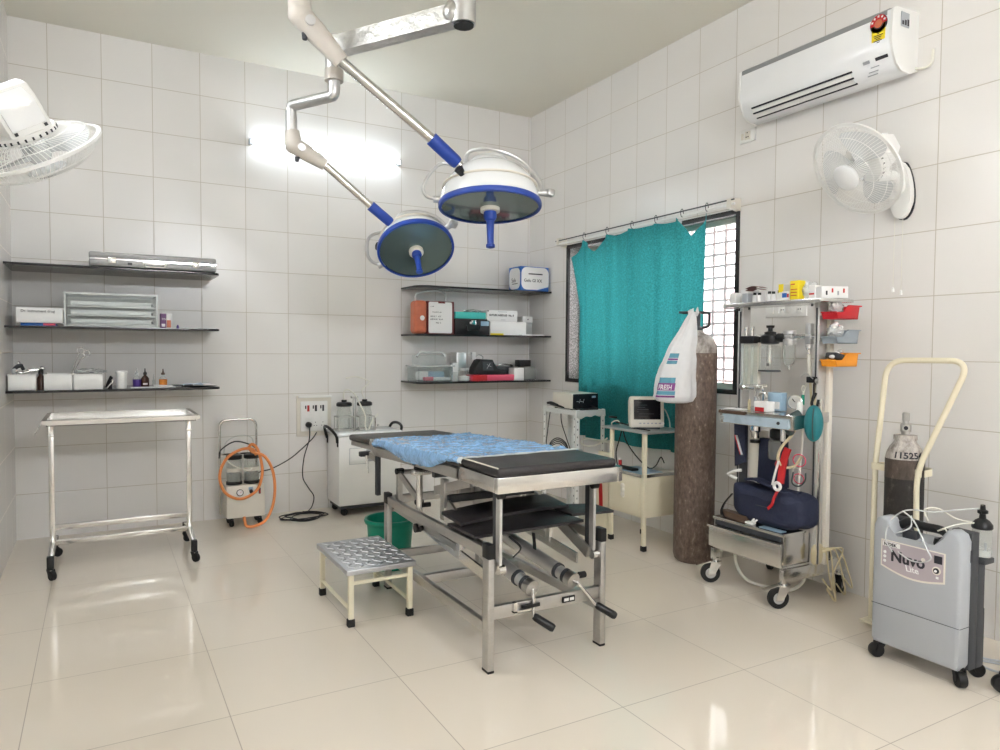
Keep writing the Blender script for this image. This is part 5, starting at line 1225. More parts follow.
def wall_plate(label, y0, y1, z0, z1, kind, cat='socket'):
    t = thing('wall_socket' if kind == 'socket' else 'switch_plate', label, cat, (XR, (y0+y1)/2, (z0+z1)/2))
    mb('white').b2((XR-.012, y0, z0), (XR, y1, z1), .004).build('plate', t)
    if kind == 'socket':
        k = mb('offwhite').b2((XR-.017, y0+.035, z0+.015), (XR-.011, y0+.075, z1-.015), .002); k.m('ink')
        for (dy, dz) in ((.055, .055), (.048, .03), (.062, .03)): k.cyl((XR-.0178, y0+dy, z0+dz), (XR-.0165, y0+dy, z0+dz), .004, seg=8)
        k.build('outlet', t)
        mb('offwhite').b2((XR-.016, y1-.03, z0+.02), (XR-.011, y1-.012, z1-.02), .002).build('switch', t)
    else:
        n = 6
        for i in range(n):
            a = y1-.03-(i+1)*(y1-y0-.05)/n
            k = mb('white').b2((XR-.018, a+.006, z0+.02), (XR-.011, a+(y1-y0-.05)/n-.006, z1-.012), .003)
            if i in (2, 5):
                k.m('ink')
                for (dy, dz) in ((.02, .06), (.013, .04), (.027, .04)): k.cyl((XR-.0188, a+dy, z0+dz), (XR-.0175, a+dy, z0+dz), .0035, seg=8)
            k.build('switch', t)
wall_plate('small white socket plate on the right wall below the air conditioner', 2.945, 3.06, 2.498, 2.576, 'socket')
wall_plate('long white switch plate on the right wall behind the anaesthesia machine', 2.57, 2.845, 1.448, 1.545, 'switch', 'switch')

# ------------------------------------------------------------------ wall fans
def fan(label, c, n, up, base, base_n, R, spin, pulls, body_tilt=0.):
    c = V(*c); n = V(*n).normalized(); up = V(*up); up = (up-n*up.dot(n)).normalized(); ex = up.cross(n)
    t = thing('wall_fan', label, 'fan', V(*base))
    X = Matrix(((ex.x, up.x, n.x, c.x), (ex.y, up.y, n.y, c.y), (ex.z, up.z, n.z, c.z), (0, 0, 0, 1)))
    def g(name): k = mb(name); k.X = X; return k
    k = g('white').sweep([V(R*math.cos(a), R*math.sin(a), 0) for a in [i*2*PI/72 for i in range(72)]], 0, closed=True, flat=(.016, .010)); k.build('cage_rim', t)
    def shell(z0, depth, rh, name):
        k = g('white'); NW = 84
        for i in range(NW):
            a = 2*PI*i/NW
            pts = []
            for j in range(7):
                s = j/6; r = rh+(R-rh)*s; z = z0+depth*(1-s**3.2); tw = .28*(1-s)
                pts.append((r*math.cos(a+tw), r*math.sin(a+tw), z))
            k.sweep(pts, .0011, 4, caps=False)
        for s in (.45, .75):
            r = rh+(R-rh)*s; z = z0+depth*(1-s**3.2)
            k.sweep([(r*math.cos(a), r*math.sin(a), z) for a in [i*2*PI/48 for i in range(48)]], .0016, 5, closed=True)
        return k.build(name, t)
    shell(.0, .075, .062, 'front_grille'); shell(.0, -.050, .075, 'rear_grille');
    k = g('white_gloss').lathe([(.064, .070), (.064, .078), (.05, .088), (0, .092)], seg=32); k.build('centre_cap', t)
    k = g('cleardim').lathe([(0, .045), (.03, .042), (.045, .02), (.045, -.03), (0, -.03)], seg=28, cap=False); hub = k.build('hub', t)
    for b in range(3):
        a0 = spin+b*2*PI/3
        def bl(u, v):
            r = .04+(R*.86-.04)*v
            wd = (.42+.75*math.sin(min(1, v*1.15)*PI*.62))*(.9 if v < .95 else .75)
            a = a0+(u-.5)*wd*1.25+.35*v
            return (r*math.cos(a), r*math.sin(a), .028*(u-.5)*2*(1-.3*v)-.005)
        k = g('bladep').grid(bl, 12, 12); k.grid(lambda u, v: V(*bl(u, v))-V(0, 0, .0025), 12, 12)
        k.build('blade', t, smooth=180)
    X = X @ Matrix.Translation((0, 0, .030))
    k = g('white').lathe([(.095, -.072), (.10, -.085), (.096, -.10), (.05, -.105)], seg=32); k.m('ink')
    for i in range(26):
        a = 2*PI*i/26; k.box((.0985*math.cos(a), .0985*math.sin(a), -.086), (.006, .006, .010), 0, Matrix.Rotation(a, 3, 'Z'))
    k.build('motor_collar', t)
    # motor housing: a rounded wedge behind the cage
    k = g('white'); hw = .072
    k.prism([(-hw, -.075, -.10), (-hw, .085, -.10), (-hw, .075, -.20), (-hw, .05, -.245), (-hw, -.02, -.25), (-hw, -.06, -.19)], (2*hw, 0, 0), .012); k.m('greyd')
    for s in (-1, 1): k.box((s*.05, .087, -.112), (.010, .004, .010))
    hs = k.build('motor_housing', t)
    k = g('white_gloss').prism([(-.058, .0835, -.12), (.058, .0835, -.12), (.058, .077, -.195), (.045, .060, -.238), (-.045, .060, -.238), (-.058, .077, -.195)], (0, .006, 0), .002); k.build('top_cover', hs)
    pv = X @ V(0, -.06, -.15)
    bn = V(*base_n); bb = V(*base)
    k = mb('white').sweep(catmull([pv+n*.0, pv+V(0, 0, -.035)+bn*.0, bb+bn*.09+V(0, 0, .06), bb+bn*.03+V(0, 0, .0)], 6), [.024, .022, .024, .028], 14)
    sd = bn.cross(V(0, 0, 1)); k.cyl(pv-sd*.035, pv+sd*.035, .032, seg=22); k.m('greyp').cyl(pv-sd*.037, pv+sd*.037, .012, seg=14)
    k.build('neck', t)
    # wall base: pear-shaped shell with a dark gasket
    def pear(s, dz=0): 
        o = []
        for i in range(28):
            a = 2*PI*i/28; w_ = (.052-.016*math.sin(a))*s if math.sin(a) > 0 else (.052)*s
            w_ = .050*s*(1+.28*(-math.sin(a)))
            o.append(bb+sd*w_*math.cos(a)+V(0, 0, .135*s*math.sin(a)))
        return o
    k = mb('ink').prism([p+bn*.0 for p in pear(1.03)], bn*.010); k.m('white').prism([p+bn*.008 for p in pear(1.0)], bn*.035, .010); k.build('wall_base', t)
    for (s, L) in pulls:
        a = bb+sd*s+bn*.03+V(0, 0, -.11)
        k = mb('hose_w').cyl(a, a+V(0, 0, -L), .0014, seg=5); k.m('white').lathe([(0, 0), (.007, 0), (.005, .022), (0, .024)], a+V(0, 0, -L-.02), seg=12, cap=False); k.build('pull_cord', t)
    return t
M['bladep'] = glass_mat('translucent_fan_blade', (.86, .88, .9), .35, .2)
# right fan leans down towards the camera side
def local_axes(p):
    v = (p-V(0, 0, 1.26)).normalized(); r = v.cross(V(0, 0, 1)).normalized(); return v, r, r.cross(v)
hc = V(3.075, 2.085, 2.10); v_, r_, u_ = local_axes(hc)
fan('white wall fan on the right wall below the air conditioner', hc, -v_*.70+(r_*-.80+u_*-.60)*.71, (0, 0, 1), (XR, 2.045, 2.03), (-1, 0, 0), .222, .6, ((-.012, .37), (.028, .355)))
hl = V(-.185, 2.99, 1.945); v_, r_, u_ = local_axes(hl)
fan('white wall fan tilted down at the left edge above the glass shelves', hl, (r_*.47-u_*.88)*.965+v_*.22, -v_*.95+r_*.25, (XL, 2.98, 1.86), (1, 0, 0), .215, .2, ())

# ------------------------------------------------------------------ anaesthesia machine
am = thing('anaesthesia_machine', 'steel anaesthesia machine on casters with a shelf, flow meter and drawer by the right wall', 'anaesthesia machine', (3.1, 2.51, 0))
for (x, y, yw) in ((2.895, 2.73, 2.6), (2.895, 2.29, 2.7), (3.32, 2.29, .4), (3.32, 2.73, .4)): caster(am, x, y, .052, .026, .02, yaw=yw, fork='chrome', hub='alu', lever=True)
for y in (2.275, 2.72):
    k = mb('steel').b2((2.87, y, .128), (3.345, y+.025, .192), .003); k.build('base_rail', am)
k = mb('steel_dull').b2((3.30, 2.30, .135), (3.325, 2.72, .185), .003); k.build('base_rail', am)
k = mb('steel').b2((2.875, 2.285, .195), (3.16, 2.735, .204)); k.b2((2.885, 2.29, .204), (3.155, 2.30, .362), .002); k.b2((2.885, 2.72, .204), (3.155, 2.73, .362), .002); k.b2((3.145, 2.30, .204), (3.155, 2.72, .362)); k.b2((2.872, 2.285, .350), (3.16, 2.735, .366), .003); k.build('drawer_cabinet', am, smooth=30)
k = mb('steel').b2((2.848, 2.275, .207), (2.858, 2.74, .322), .003); k.b2((2.835, 2.275, .312), (2.850, 2.74, .324), .002); k.m('steel_dull').b2((2.858, 2.31, .215), (3.05, 2.315, .31)).b2((2.858, 2.705, .215), (3.05, 2.71, .31)).b2((2.858, 2.31, .213), (3.05, 2.71, .217)); k.build('drawer', am, smooth=30)
k = mb('greyd').b2((2.874, 2.30, .324), (2.884, 2.72, .348)); k.build('drawer_gap', am)
for y, wdt in ((2.735, .034), (2.262, .026)):
    k = mb('steel_soft').b2((3.075, y, .192), (3.135, y+wdt, 1.492), .003); pst = k.build('post', am)
    k = mb('greyd').b2((3.073, y+wdt*.35, .5), (3.076, y+wdt*.65, 1.47)); k.build('post_slot', pst)
k = mb('steel').b2((2.95, 2.165, 1.492), (3.20, 2.765, 1.508), .003); k.b2((2.95, 2.165, 1.486), (2.954, 2.765, 1.500)); k.m('greyd').cyl((2.99, 2.62, 1.485), (2.99, 2.62, 1.472), .006, seg=10).cyl((2.99, 2.24, 1.485), (2.99, 2.24, 1.472), .006, seg=10); k.build('top_shelf', am, smooth=30)
k = mb('steel').b2((2.945, 2.66, 1.478), (2.975, 2.745, 1.484)); k.m('black').cyl((2.955, 2.655, 1.48), (2.955, 2.655, 1.465), .005, seg=8); k.build('shelf_bracket', am)
# work tray with a pale strip
k = mb('steel').prism([(2.86, 2.24, .945), (3.14, 2.24, .955), (3.14, 2.24, .905), (2.875, 2.24, .875)], (0, .455, 0), .003); k.build('work_tray', am, smooth=30)
k = mb('strip_blue').prism([(2.853, 2.255, .925), (2.862, 2.255, .925), (2.872, 2.255, .885), (2.860, 2.255, .880)], (0, .41, 0), .002); k.m('ink').sphere((2.852, 2.31, .906), .008); k.m('alu').cyl((2.85, 2.665, .905), (2.87, 2.665, .905), .012, seg=14); k.build('tray_strip', am)
k = mb('brownbox').b2((2.852, 2.52, .928), (2.861, 2.69, .944)); k.m('card').text('BOYLE', .012, frame((2.8515, 2.67, .931), (0, -1, 0), (0, 0, 1))) if False else None; k.build('tray_edge', am)
# gas manifold across the posts
k = mb('chrome').cyl((3.10, 2.735, 1.332), (3.10, 2.285, 1.328), .013, seg=16); k.m('alu').cyl((3.10, 2.47, 1.33), (3.10, 2.43, 1.33), .019, seg=16).cyl((3.10, 2.345, 1.33), (3.10, 2.315, 1.33), .018, seg=16); k.build('manifold', am)
fm = mb('offwhite').b2((3.085, 2.635, 1.055), (3.105, 2.735, 1.30)).build('flow_meter', am)
k = mb('clear').b2((3.055, 2.64, 1.06), (3.085, 2.73, 1.30), .004); k.build('meter_window', fm)
k = mb('black').b2((3.05, 2.64, 1.295), (3.11, 2.735, 1.335), .004); k.build('meter_head', fm)
for i in range(2):
    y = 2.665+i*.04
    k = mb('jar').cyl((3.072, y, 1.075), (3.072, y, 1.285), .0075, seg=12); k.build('meter_tube', fm)
    k = mb('chrome').lathe([(.009, 0), (.010, .035), (.012, .04), (.012, .05), (0, .05)], (3.07, y, 1.335), seg=12); k.build('meter_knob', fm)
k = mb('steel').b2((3.055, 2.635, 1.045), (3.11, 2.74, 1.075), .006); k.m('chrome').lathe([(.016, 0), (.018, .02), (.012, .03), (0, .03)], (3.055, 2.70, 1.06), (-1, 0, 0), 16); k.lathe([(.010, 0), (.010, .02), (0, .02)], (3.06, 2.615, 1.06), (0, -1, 0), 12); k.build('meter_foot', fm)
k = mb('chrome').sweep(catmull([(3.08, 2.61, 1.06), (3.085, 2.60, 1.05), (3.088, 2.598, .98), (3.09, 2.59, .955)], 5), .006, 8); k.cyl((3.09, 2.64, 1.07), (3.09, 2.575, 1.07), .007, seg=10); k.sweep(catmull([(3.08, 2.65, 1.05), (3.085, 2.635, .99), (3.09, 2.605, .955)], 5), .005, 8); k.build('gas_pipe', am)
# vaporiser with black head and glass jar
k = mb('black').lathe([(.02, 0), (.045, .004), (.05, .02), (.048, .045), (.030, .055), (.030, .065), (.012, .07), (.012, .085), (.02, .088), (.022, .10), (0, .102)], (3.10, 2.573, 1.29), seg=26); k.cyl((3.10, 2.52, 1.325), (3.10, 2.475, 1.325), .024, seg=16); k.build('vaporiser_head', am)
k = mb('jar').lathe([(0, 0), (.052, 0), (.056, .008), (.056, .125), (.046, .135)], (3.10, 2.573, 1.150), seg=28, cap=False); vj = k.build('vaporiser_jar', am)
k = mb('steel').cyl((3.10, 2.573, 1.285), (3.10, 2.573, 1.19), .014, seg=14); k.m('greyd').cyl((3.10, 2.585, 1.28), (3.10, 2.585, 1.175), .007, seg=8); k.build('vaporiser_wick', vj)
k = mb('greyd').lathe([(.057, 0), (.058, .008), (.05, .008)], (3.10, 2.573, 1.146), seg=24); k.build('jar_base', vj)
# filter bowl and valve
k = mb('alu').lathe([(.03, .0), (.033, .01), (.033, .03), (.02, .035), (.02, .055), (.032, .058), (.032, .075), (0, .08)], (3.10, 2.45, 1.285), seg=22); k.build('filter_head', am)
k = mb('jar').lathe([(.012, -.105), (.026, -.09), (.031, -.07), (.031, 0)], (3.10, 2.45, 1.288), seg=22); k.m('steel').sweep(catmull([(3.10, 2.484, 1.29), (3.10, 2.484, 1.22), (3.10, 2.468, 1.185), (3.10, 2.432, 1.185), (3.10, 2.416, 1.22), (3.10, 2.416, 1.29)], 6), .0035, 8); k.lathe([(.004, -.13), (.006, -.105), (0, -.10)], (3.10, 2.45, 1.288), seg=10); k.build('filter_bowl', am)
k = mb('alu').b2((3.085, 2.318, 1.29), (3.115, 2.35, 1.395), .004); k.m('chrome').lathe([(.018, 0), (.018, -.02), (.010, -.03), (.008, -.05), (0, -.05)], (3.10, 2.334, 1.29), seg=14); k.build('outlet_valve', am)
k = mb('hose_w').cyl((3.10, 2.334, 1.24), (3.10, 2.325, 1.11), .010, seg=12); k.build('outlet_tube', am)
k = mb('hose_w').sweep(catmull([(3.10, 2.33, 1.11), (3.09, 2.35, 1.06), (3.08, 2.352, .98), (3.08, 2.35, .93)], 6), .005, 8); k.build('outlet_tube', am)
k = mb('black').b2((3.05, 2.265, 1.10), (3.08, 2.31, 1.13), .003); k.m('alu').cyl((3.06, 2.26, 1.11), (3.06, 2.24, 1.11), .012, seg=12).sweep(catmull([(3.05, 2.34, 1.13), (3.05, 2.31, 1.145), (3.05, 2.27, 1.12)], 5), .003, 6); k.build('clip', am)
# pressure gauge standing on the tray
k = mb('chrome').lathe([(0, 0), (.036, 0), (.038, .006), (.038, .022), (.033, .026)], (3.03, 2.345, 1.0), (-1, -.25, .1), 24); k.m('card').lathe([(0, .0245), (.033, .0245)], (3.03, 2.345, 1.0), (-1, -.25, .1), 24, cap=False); k.m('chrome').cyl((3.03, 2.345, .965), (3.03, 2.345, .95), .008, seg=10); k.build('pressure_gauge', am)
k = mb('ink').bar((3.003, 2.337, 1.003), (3.002, 2.35, 1.018), .002, .003); k.build('needle', [o for o in bpy.data.objects if o.name == 'pressure_gauge'][0])
# absorber and lower fittings hung under the tray
k = mb('offwhite').b2((3.02, 2.565, .50), (3.10, 2.63, .83), .006); k.build('absorber_case', am)
k = mb('chrome').lathe([(.02, 0), (.022, .03), (.03, .04), (.03, .075), (.018, .08), (0, .08)], (2.98, 2.555, .80), seg=18); k.m('black').cyl((2.98, 2.555, .79), (2.98, 2.555, .775), .026, seg=16); k.build('breathing_valve', am)
k = mb('black').lathe([(.03, 0), (.05, .01), (.05, .05), (.035, .06), (.02, .075), (0, .075)], (3.03, 2.44, .80), seg=22); k.m('chrome').cyl((3.0, 2.40, .80), (3.0, 2.40, .86), .014, seg=14); k.build('absorber_head', am)
k = mb('jar_dark').lathe([(.045, 0), (.05, .01), (.05, .09), (.04, .1)], (3.03, 2.45, .70), seg=22); k.build('absorber_jar', am)
k = mb('greyd').b2((3.06, 2.68, .42), (3.07, 2.73, .88)); k.build('rear_strip', am)
k = mb('hose_d').sweep(catmull([(2.94, 2.26, .955), (2.90, 2.275, .93), (2.895, 2.285, .89), (2.93, 2.30, .86)], 6), .020, 12); k.build('corrugated_tube', am)
for pts, mm, r in (([(3.0, 2.30, .93), (2.96, 2.31, .85), (2.93, 2.35, .78), (2.93, 2.37, .72), (2.95, 2.35, .68), (2.98, 2.31, .69), (2.99, 2.28, .74)], 'hose_g', .007), ([(3.08, 2.35, .93), (3.07, 2.34, .80), (3.06, 2.345, .62), (3.05, 2.35, .48)], 'hose_w', .006), ([(3.08, 2.31, 1.12), (3.08, 2.30, 1.0), (3.07, 2.30, .93)], 'hose_g', .006), ([(3.07, 2.28, 1.10), (3.07, 2.272, .99), (3.05, 2.27, .92)], 'hose_g', .006), ([(3.06, 2.26, 1.05), (3.03, 2.26, 1.0), (3.03, 2.235, .98), (3.04, 2.23, 1.02)], 'black', .007)):
    mb(mm).sweep(catmull(pts, 6), r, 8).build('gas_tube', am)
k = mb('steel').cyl((3.09, 2.255, 1.02), (3.09, 2.255, .20), .010, seg=10); k.build('drip_pole', am)
k = mb('offwhite').b2((3.138, 2.245, .19), (3.168, 2.28, 1.488), .002); k.build('side_post', am)
k = mb('hose_w').sweep(catmull([(2.96, 2.66, .195), (2.97, 2.65, .10), (3.0, 2.60, .03), (3.06, 2.50, .012), (3.10, 2.42, .015), (3.13, 2.37, .06), (3.13, 2.34, .13)], 7), .008, 8); k.build('floor_tube', am)

# hanging from and lying on the machine
k = mb('tealbag').sphere((2.96, 2.195, .912), 1, (.040, .045, .088), 28, 20); k.m('black').sweep(catmull([(2.955, 2.20, .995), (2.96, 2.205, 1.03), (2.99, 2.22, 1.05), (3.03, 2.25, 1.09), (3.05, 2.262, 1.10)], 5), .005, 8); k.m('hose_d').sweep(catmull([(2.935, 2.177, .985), (2.922, 2.172, .945), (2.922, 2.172, .88), (2.935, 2.177, .838)], 5), .003, 6); one(k, 'breathing_bag', 'green rubber breathing bag hanging at the right front of the anaesthesia machine', 'breathing bag', (2.96, 2.195, .82))
k = mb('hose_w').sweep([(3.03+.012*math.cos(a), 2.31, 1.07+.016*math.sin(a)) for a in [i*2*PI/16 for i in range(16)]], .002, 6, closed=True); k.m('bucket').cyl((3.03, 2.31, 1.04), (3.03, 2.31, .99), .008, seg=10).m('hose_w').cyl((3.03, 2.31, 1.055), (3.03, 2.31, 1.04), .003, seg=6); one(k, 'green_tag', 'small green tag hanging on a ring from the anaesthesia machine', 'tag', (3.03, 2.31, .99))
def duffel():
    k = mb('navy').box((0, 0, .0), (1, 1, 1), .3, seg=5)
    bmesh.ops.subdivide_edges(k.bm, edges=k.bm.edges[:], cuts=2, use_grid_fill=True)
    for v in k.bm.verts:
        n = noise.noise(v.co*2.2); n2 = noise.noise(v.co*5)
        x, y, z = v.co
        sag = .06*math.cos(y*PI*1.3) if z > .2 else 0
        v.co = V(2.985+x*.20*(1+.08*n), 2.43+y*.44, .470+z*.205*(1+.10*n)-sag*.5+.010*n2+(.03*(.5-y) if z > 0 else 0)*-.3)
    return k
k = duffel(); zmin = min(v.co.z for v in k.bm.verts)
for v in k.bm.verts: v.co.z += .368-zmin
db = one(k, 'duffel_bag', 'navy blue soft bag lying on the drawer cabinet of the anaesthesia machine', 'bag', (2.985, 2.43, .368))
k = mb('navy').sweep(catmull([(2.95, 2.57, .585), (2.94, 2.50, .595), (2.94, 2.42, .58), (2.95, 2.34, .565), (2.96, 2.27, .56)], 6), 0, flat=(.05, .012)); k.build('flap', db)
k = mb('black').sweep(catmull([(2.90, 2.63, .50), (2.885, 2.67, .44), (2.89, 2.69, .39), (2.91, 2.67, .37)], 6), 0, flat=(.02, .006)); k.build('strap', db)
k = mb('greyd'); k.b2((2.8825, 2.36, .475), (2.885, 2.46, .478)); k.build('zip', db)
one(mb('brownbox').box((2.915, 2.615, .385), (.05, .19, .034), .004, Matrix.Rotation(-.1, 3, 'Z')), 'brown_case', 'small brown case lying in front of the navy bag on the drawer cabinet', 'case', (2.915, 2.615, .368))
k = mb('white').cyl((2.895, 2.50, .372), (2.90, 2.46, .425), .006, seg=8); k.box((2.893, 2.50, .375), (.03, .05, .012), .004); k.cyl((2.90, 2.46, .40), (2.885, 2.47, .385), .005, seg=8); one(k, 'white_connector', 'white plastic connector piece lying before the navy bag', 'connector', (2.90, 2.49, .368))
one(mb('paleblue').b2((2.885, 2.31, .367), (2.93, 2.44, .370)), 'paper_slip', 'pale blue paper slip on the front right of the drawer cabinet', 'paper', (2.9, 2.38, .367))
k = mb('white').sweep(round_poly([(2.93, 2.665, .585), (2.915, 2.675, .60), (2.91, 2.62, .625), (2.92, 2.59, .63)], .006), .008, 8); k.sweep([(2.92, 2.665, .59), (2.945, 2.64, .575)], .008, 8); one(k, 'white_hook', 'white plastic hook piece at the left end of the navy bag', 'hook', (2.92, 2.65, .58))
k = mb('navy').prism([(3.0, 2.40, .80), (3.0, 2.55, .80), (3.0, 2.56, .56), (3.0, 2.39, .56)], (.05, 0, 0), .01); one(k, 'navy_cuff', 'dark navy cuff hanging under the work tray of the anaesthesia machine', 'cuff', (3.02, 2.47, .56))
k = mb('navy').prism([(2.99, 2.63, .86), (2.99, 2.71, .86), (2.99, 2.70, .63), (2.99, 2.635, .66)], (.02, 0, 0), .004); k.m('card').bar((2.985, 2.645, .70), (2.985, 2.685, .80), .004, .012).m('red').bar((2.985, 2.655, .70), (2.985, 2.695, .80), .004, .007); one(k, 'printed_pouch', 'dark pouch with a white and red stripe hanging at the left of the machine', 'pouch', (3.0, 2.67, .63))
k = mb('red').sweep(catmull([(2.96, 2.335, .775), (2.95, 2.345, .73), (2.94, 2.352, .66), (2.935, 2.355, .60)], 6), 0, flat=(.035, .012)); k.sweep(catmull([(2.90, 2.34, .575), (2.875, 2.345, .53), (2.872, 2.352, .50), (2.87, 2.375, .475)], 5), 0, flat=(.016, .004)); k.sphere((2.945, 2.375, .69), .022, (.7, 1, 1)); one(k, 'red_strap', 'red strap hanging over the navy bag on the anaesthesia machine', 'strap', (2.92, 2.35, .48))
k = mb('white').sweep([(2.895, 2.342+.018*math.cos(a), .590+.018*math.sin(a)) for a in [i*2*PI/20 for i in range(20)]], .008, 8, closed=True); one(k, 'white_ring', 'white plastic ring on the red strap', 'ring', (2.895, 2.342, .57))
k = mb('white').sweep(catmull([(2.93, 2.40, .585), (2.925, 2.38, .65), (2.93, 2.365, .71)], 5), .006, 8); one(k, 'white_rod', 'white plastic rod leaning beside the red strap', 'rod', (2.93, 2.4, .58))
for i, (cy, cz, r) in enumerate(((2.285, .72, .03), (2.30, .66, .02), (2.285, .63, .024))):
    k = mb('pink' if i != 1 else 'hose_w').sweep(catmull([(2.98, cy+r*math.cos(a)*1.2, cz+r*math.sin(a)) for a in [j*.8 for j in range(11)]], 3), .0028, 6)
    one(k, 'loop_wire', ('pink wire loop, upper of two, beside the red strap', 'white wire loop between the pink ones beside the red strap', 'pink wire loop, lower of two, beside the red strap')[i], 'wire', (2.98, cy, cz))
k = mb('hose_d').sweep(catmull([(2.97, 2.31, .66), (2.95, 2.30, .61), (2.95, 2.26, .60), (2.96, 2.235, .63), (2.97, 2.24, .665)], 6), .004, 7); one(k, 'dark_tube', 'dark thin tube looped at the right of the red strap', 'tube', (2.96, 2.26, .6))
k = mb('hose_g').sphere((3.10, 2.262, .245), 1, (.05, .012, .055), 16, 12); 
for v in k.bm.verts: v.co.y += .006*noise.noise(v.co*30); v.co.x += .012*noise.noise(v.co*20)
for j, e_ in enumerate(((3.16, .06), (3.18, .012), (3.24, .03), (3.28, .06), (3.14, .02))): k.sweep(catmull([(3.12, 2.258, .25), (3.14+.02*j, 2.245-.01*j, .27), (e_[0], 2.235-.008*j, .14), (e_[0]+.02, 2.235-.01*j, e_[1]), (e_[0]-.03, 2.25-.01*j, e_[1]+.06)], 6), .004, 6)
one(k, 'tube_bundle', 'bundle of cream tubes hanging at the right side of the machine base', 'tubes', (3.14, 2.25, .01))
k = mb('black').lathe([(0, 0), (.06, 0), (.066, .04), (.060, .04), (.055, .006), (0, .006)], (3.24, 2.36, .192), seg=26, cap=False); k.m('greyp'); one(k, 'black_bowl', 'shallow black bowl on the base at the back right of the machine', 'bowl', (3.24, 2.36, .192))

# things on the top shelf of the machine
zs = 1.509
def vial(y, x, h, r, body, cap_, label, name='vial', capf=.3, cat='vial', group=None):
    k = mb(body).lathe([(0, 0), (r, 0), (r, h*(1-capf)), (r*.6, h*(1-capf*.8))], (x, y, zs), seg=14, cap=False); k.m(cap_).lathe([(r*.7, h*(1-capf)), (r*.75, h), (0, h)], (x, y, zs), seg=14, cap=False)
    o = one(k, name, label, cat, (x, y, zs), group)
def sbox(y0, y1, x0, h, mname, label, parts=None, dep=.05, z0=None):
    carton('small_box', label, (x0, y0, z0 or zs), (x0+dep, y1, (z0 or zs)+h), mname, 'box', .0015, parts)
sbox(2.712, 2.752, 2.985, .058, 'card', 'white carton at the left front end of the machine top shelf', None)
sbox(2.672, 2.715, 3.03, .075, 'card', 'taller white carton with a dark mark, second from left on the machine top shelf', [('mark', face_patch('ink', .5, .8, .52, .62, side='left'))])
sbox(2.628, 2.665, 2.985, .05, 'greyp', 'short grey carton, third from left on the machine top shelf', None)
sbox(2.60, 2.64, 3.04, .064, 'card', 'white carton with a red corner, under the maroon sachet on the machine shelf', [('print', face_patch('red', .4, .95, .05, .45, side='left'))])
o = one(mb('maroon').grid(lambda u, v: (3.0+.06*v, 2.66-.10*u, zs+.075+.012*math.sin(u*PI)), 10, 4).grid(lambda u, v: (3.0+.06*v, 2.66-.10*u, zs+.065+.012*math.sin(u*PI)), 10, 4), 'sachet', 'curved maroon sachet lying on the cartons of the machine top shelf', 'sachet', (3.03, 2.6, zs+.07))
for i, (y, x) in enumerate(((2.585, 2.99), (2.555, 2.99), (2.50, 3.0), (2.475, 3.0), (2.455, 3.02))):
    vial(y, x, (.05, .048, .052, .050, .055)[i], .0115, 'card', 'black', ('black capped vial, leftmost of five on the machine top shelf', 'black capped vial, second of five on the machine top shelf', 'black capped vial, middle of five on the machine top shelf', 'black capped vial, fourth of five on the machine top shelf', 'black capped vial nearest the yellow and white carton on the machine top shelf')[i], group='black capped vials on the machine shelf')
sbox(2.415, 2.445, 3.0, .085, 'card', 'white carton with a yellow top, beside the blue marked one on the machine shelf', [('print', face_patch('yellow', .02, .98, .5, .98, side='left'))])
sbox(2.37, 2.412, 2.985, .045, 'card', 'low white carton with a blue mark on the machine top shelf', [('print', face_patch('bluebox', .05, .7, .3, .8, side='left')), ('dot', face_patch('red', .74, .98, .3, .7, side='left'))])
sbox(2.315, 2.365, 2.985, .094, 'yellow', 'yellow carton with red lines on the machine top shelf', [('lines', face_patch('inkred', .12, .55, .78, .84, side='left')), ('lines', face_patch('inkred', .12, .85, .52, .56, side='left')), ('lines', face_patch('inkred', .12, .8, .36, .40, side='left')), ('lines', face_patch('inkred', .12, .8, .2, .24, side='left'))])
crumple('crumpled clear pack right of the yellow carton on the machine top shelf', (3.04, 2.285, zs+.04), (.05, .035, .045), 'cleardim', seed=12, amp=.25)
sbox(2.235, 2.27, 3.0, .066, 'card', 'white carton with a red band right of the clear pack on the machine shelf', [('band', face_patch('red', .1, .9, .30, .42, side='left'))])
k = mb('card').box((3.07, 2.20, zs+.029), (.14, .07, .056), .003, Matrix.Rotation(-.35, 3, 'Z')); ob = one(k, 'open_box', 'white ampoule box turned sideways at the right end of the machine top shelf', 'box', (3.07, 2.2, zs))
k = mb('ink'); q_ = Matrix.Rotation(-.35, 3, 'Z')
for i in range(4):
    p = V(3.07, 2.20, zs+.029)+q_ @ V(-.045+i*.030, -.0355, -.004+.012*(i % 2)); k.m(('ink', 'inkred', 'greyp', 'inkred')[i]).box(p, (.008, .002, .020), 0, q_)
k.build('print', ob, smooth=0)

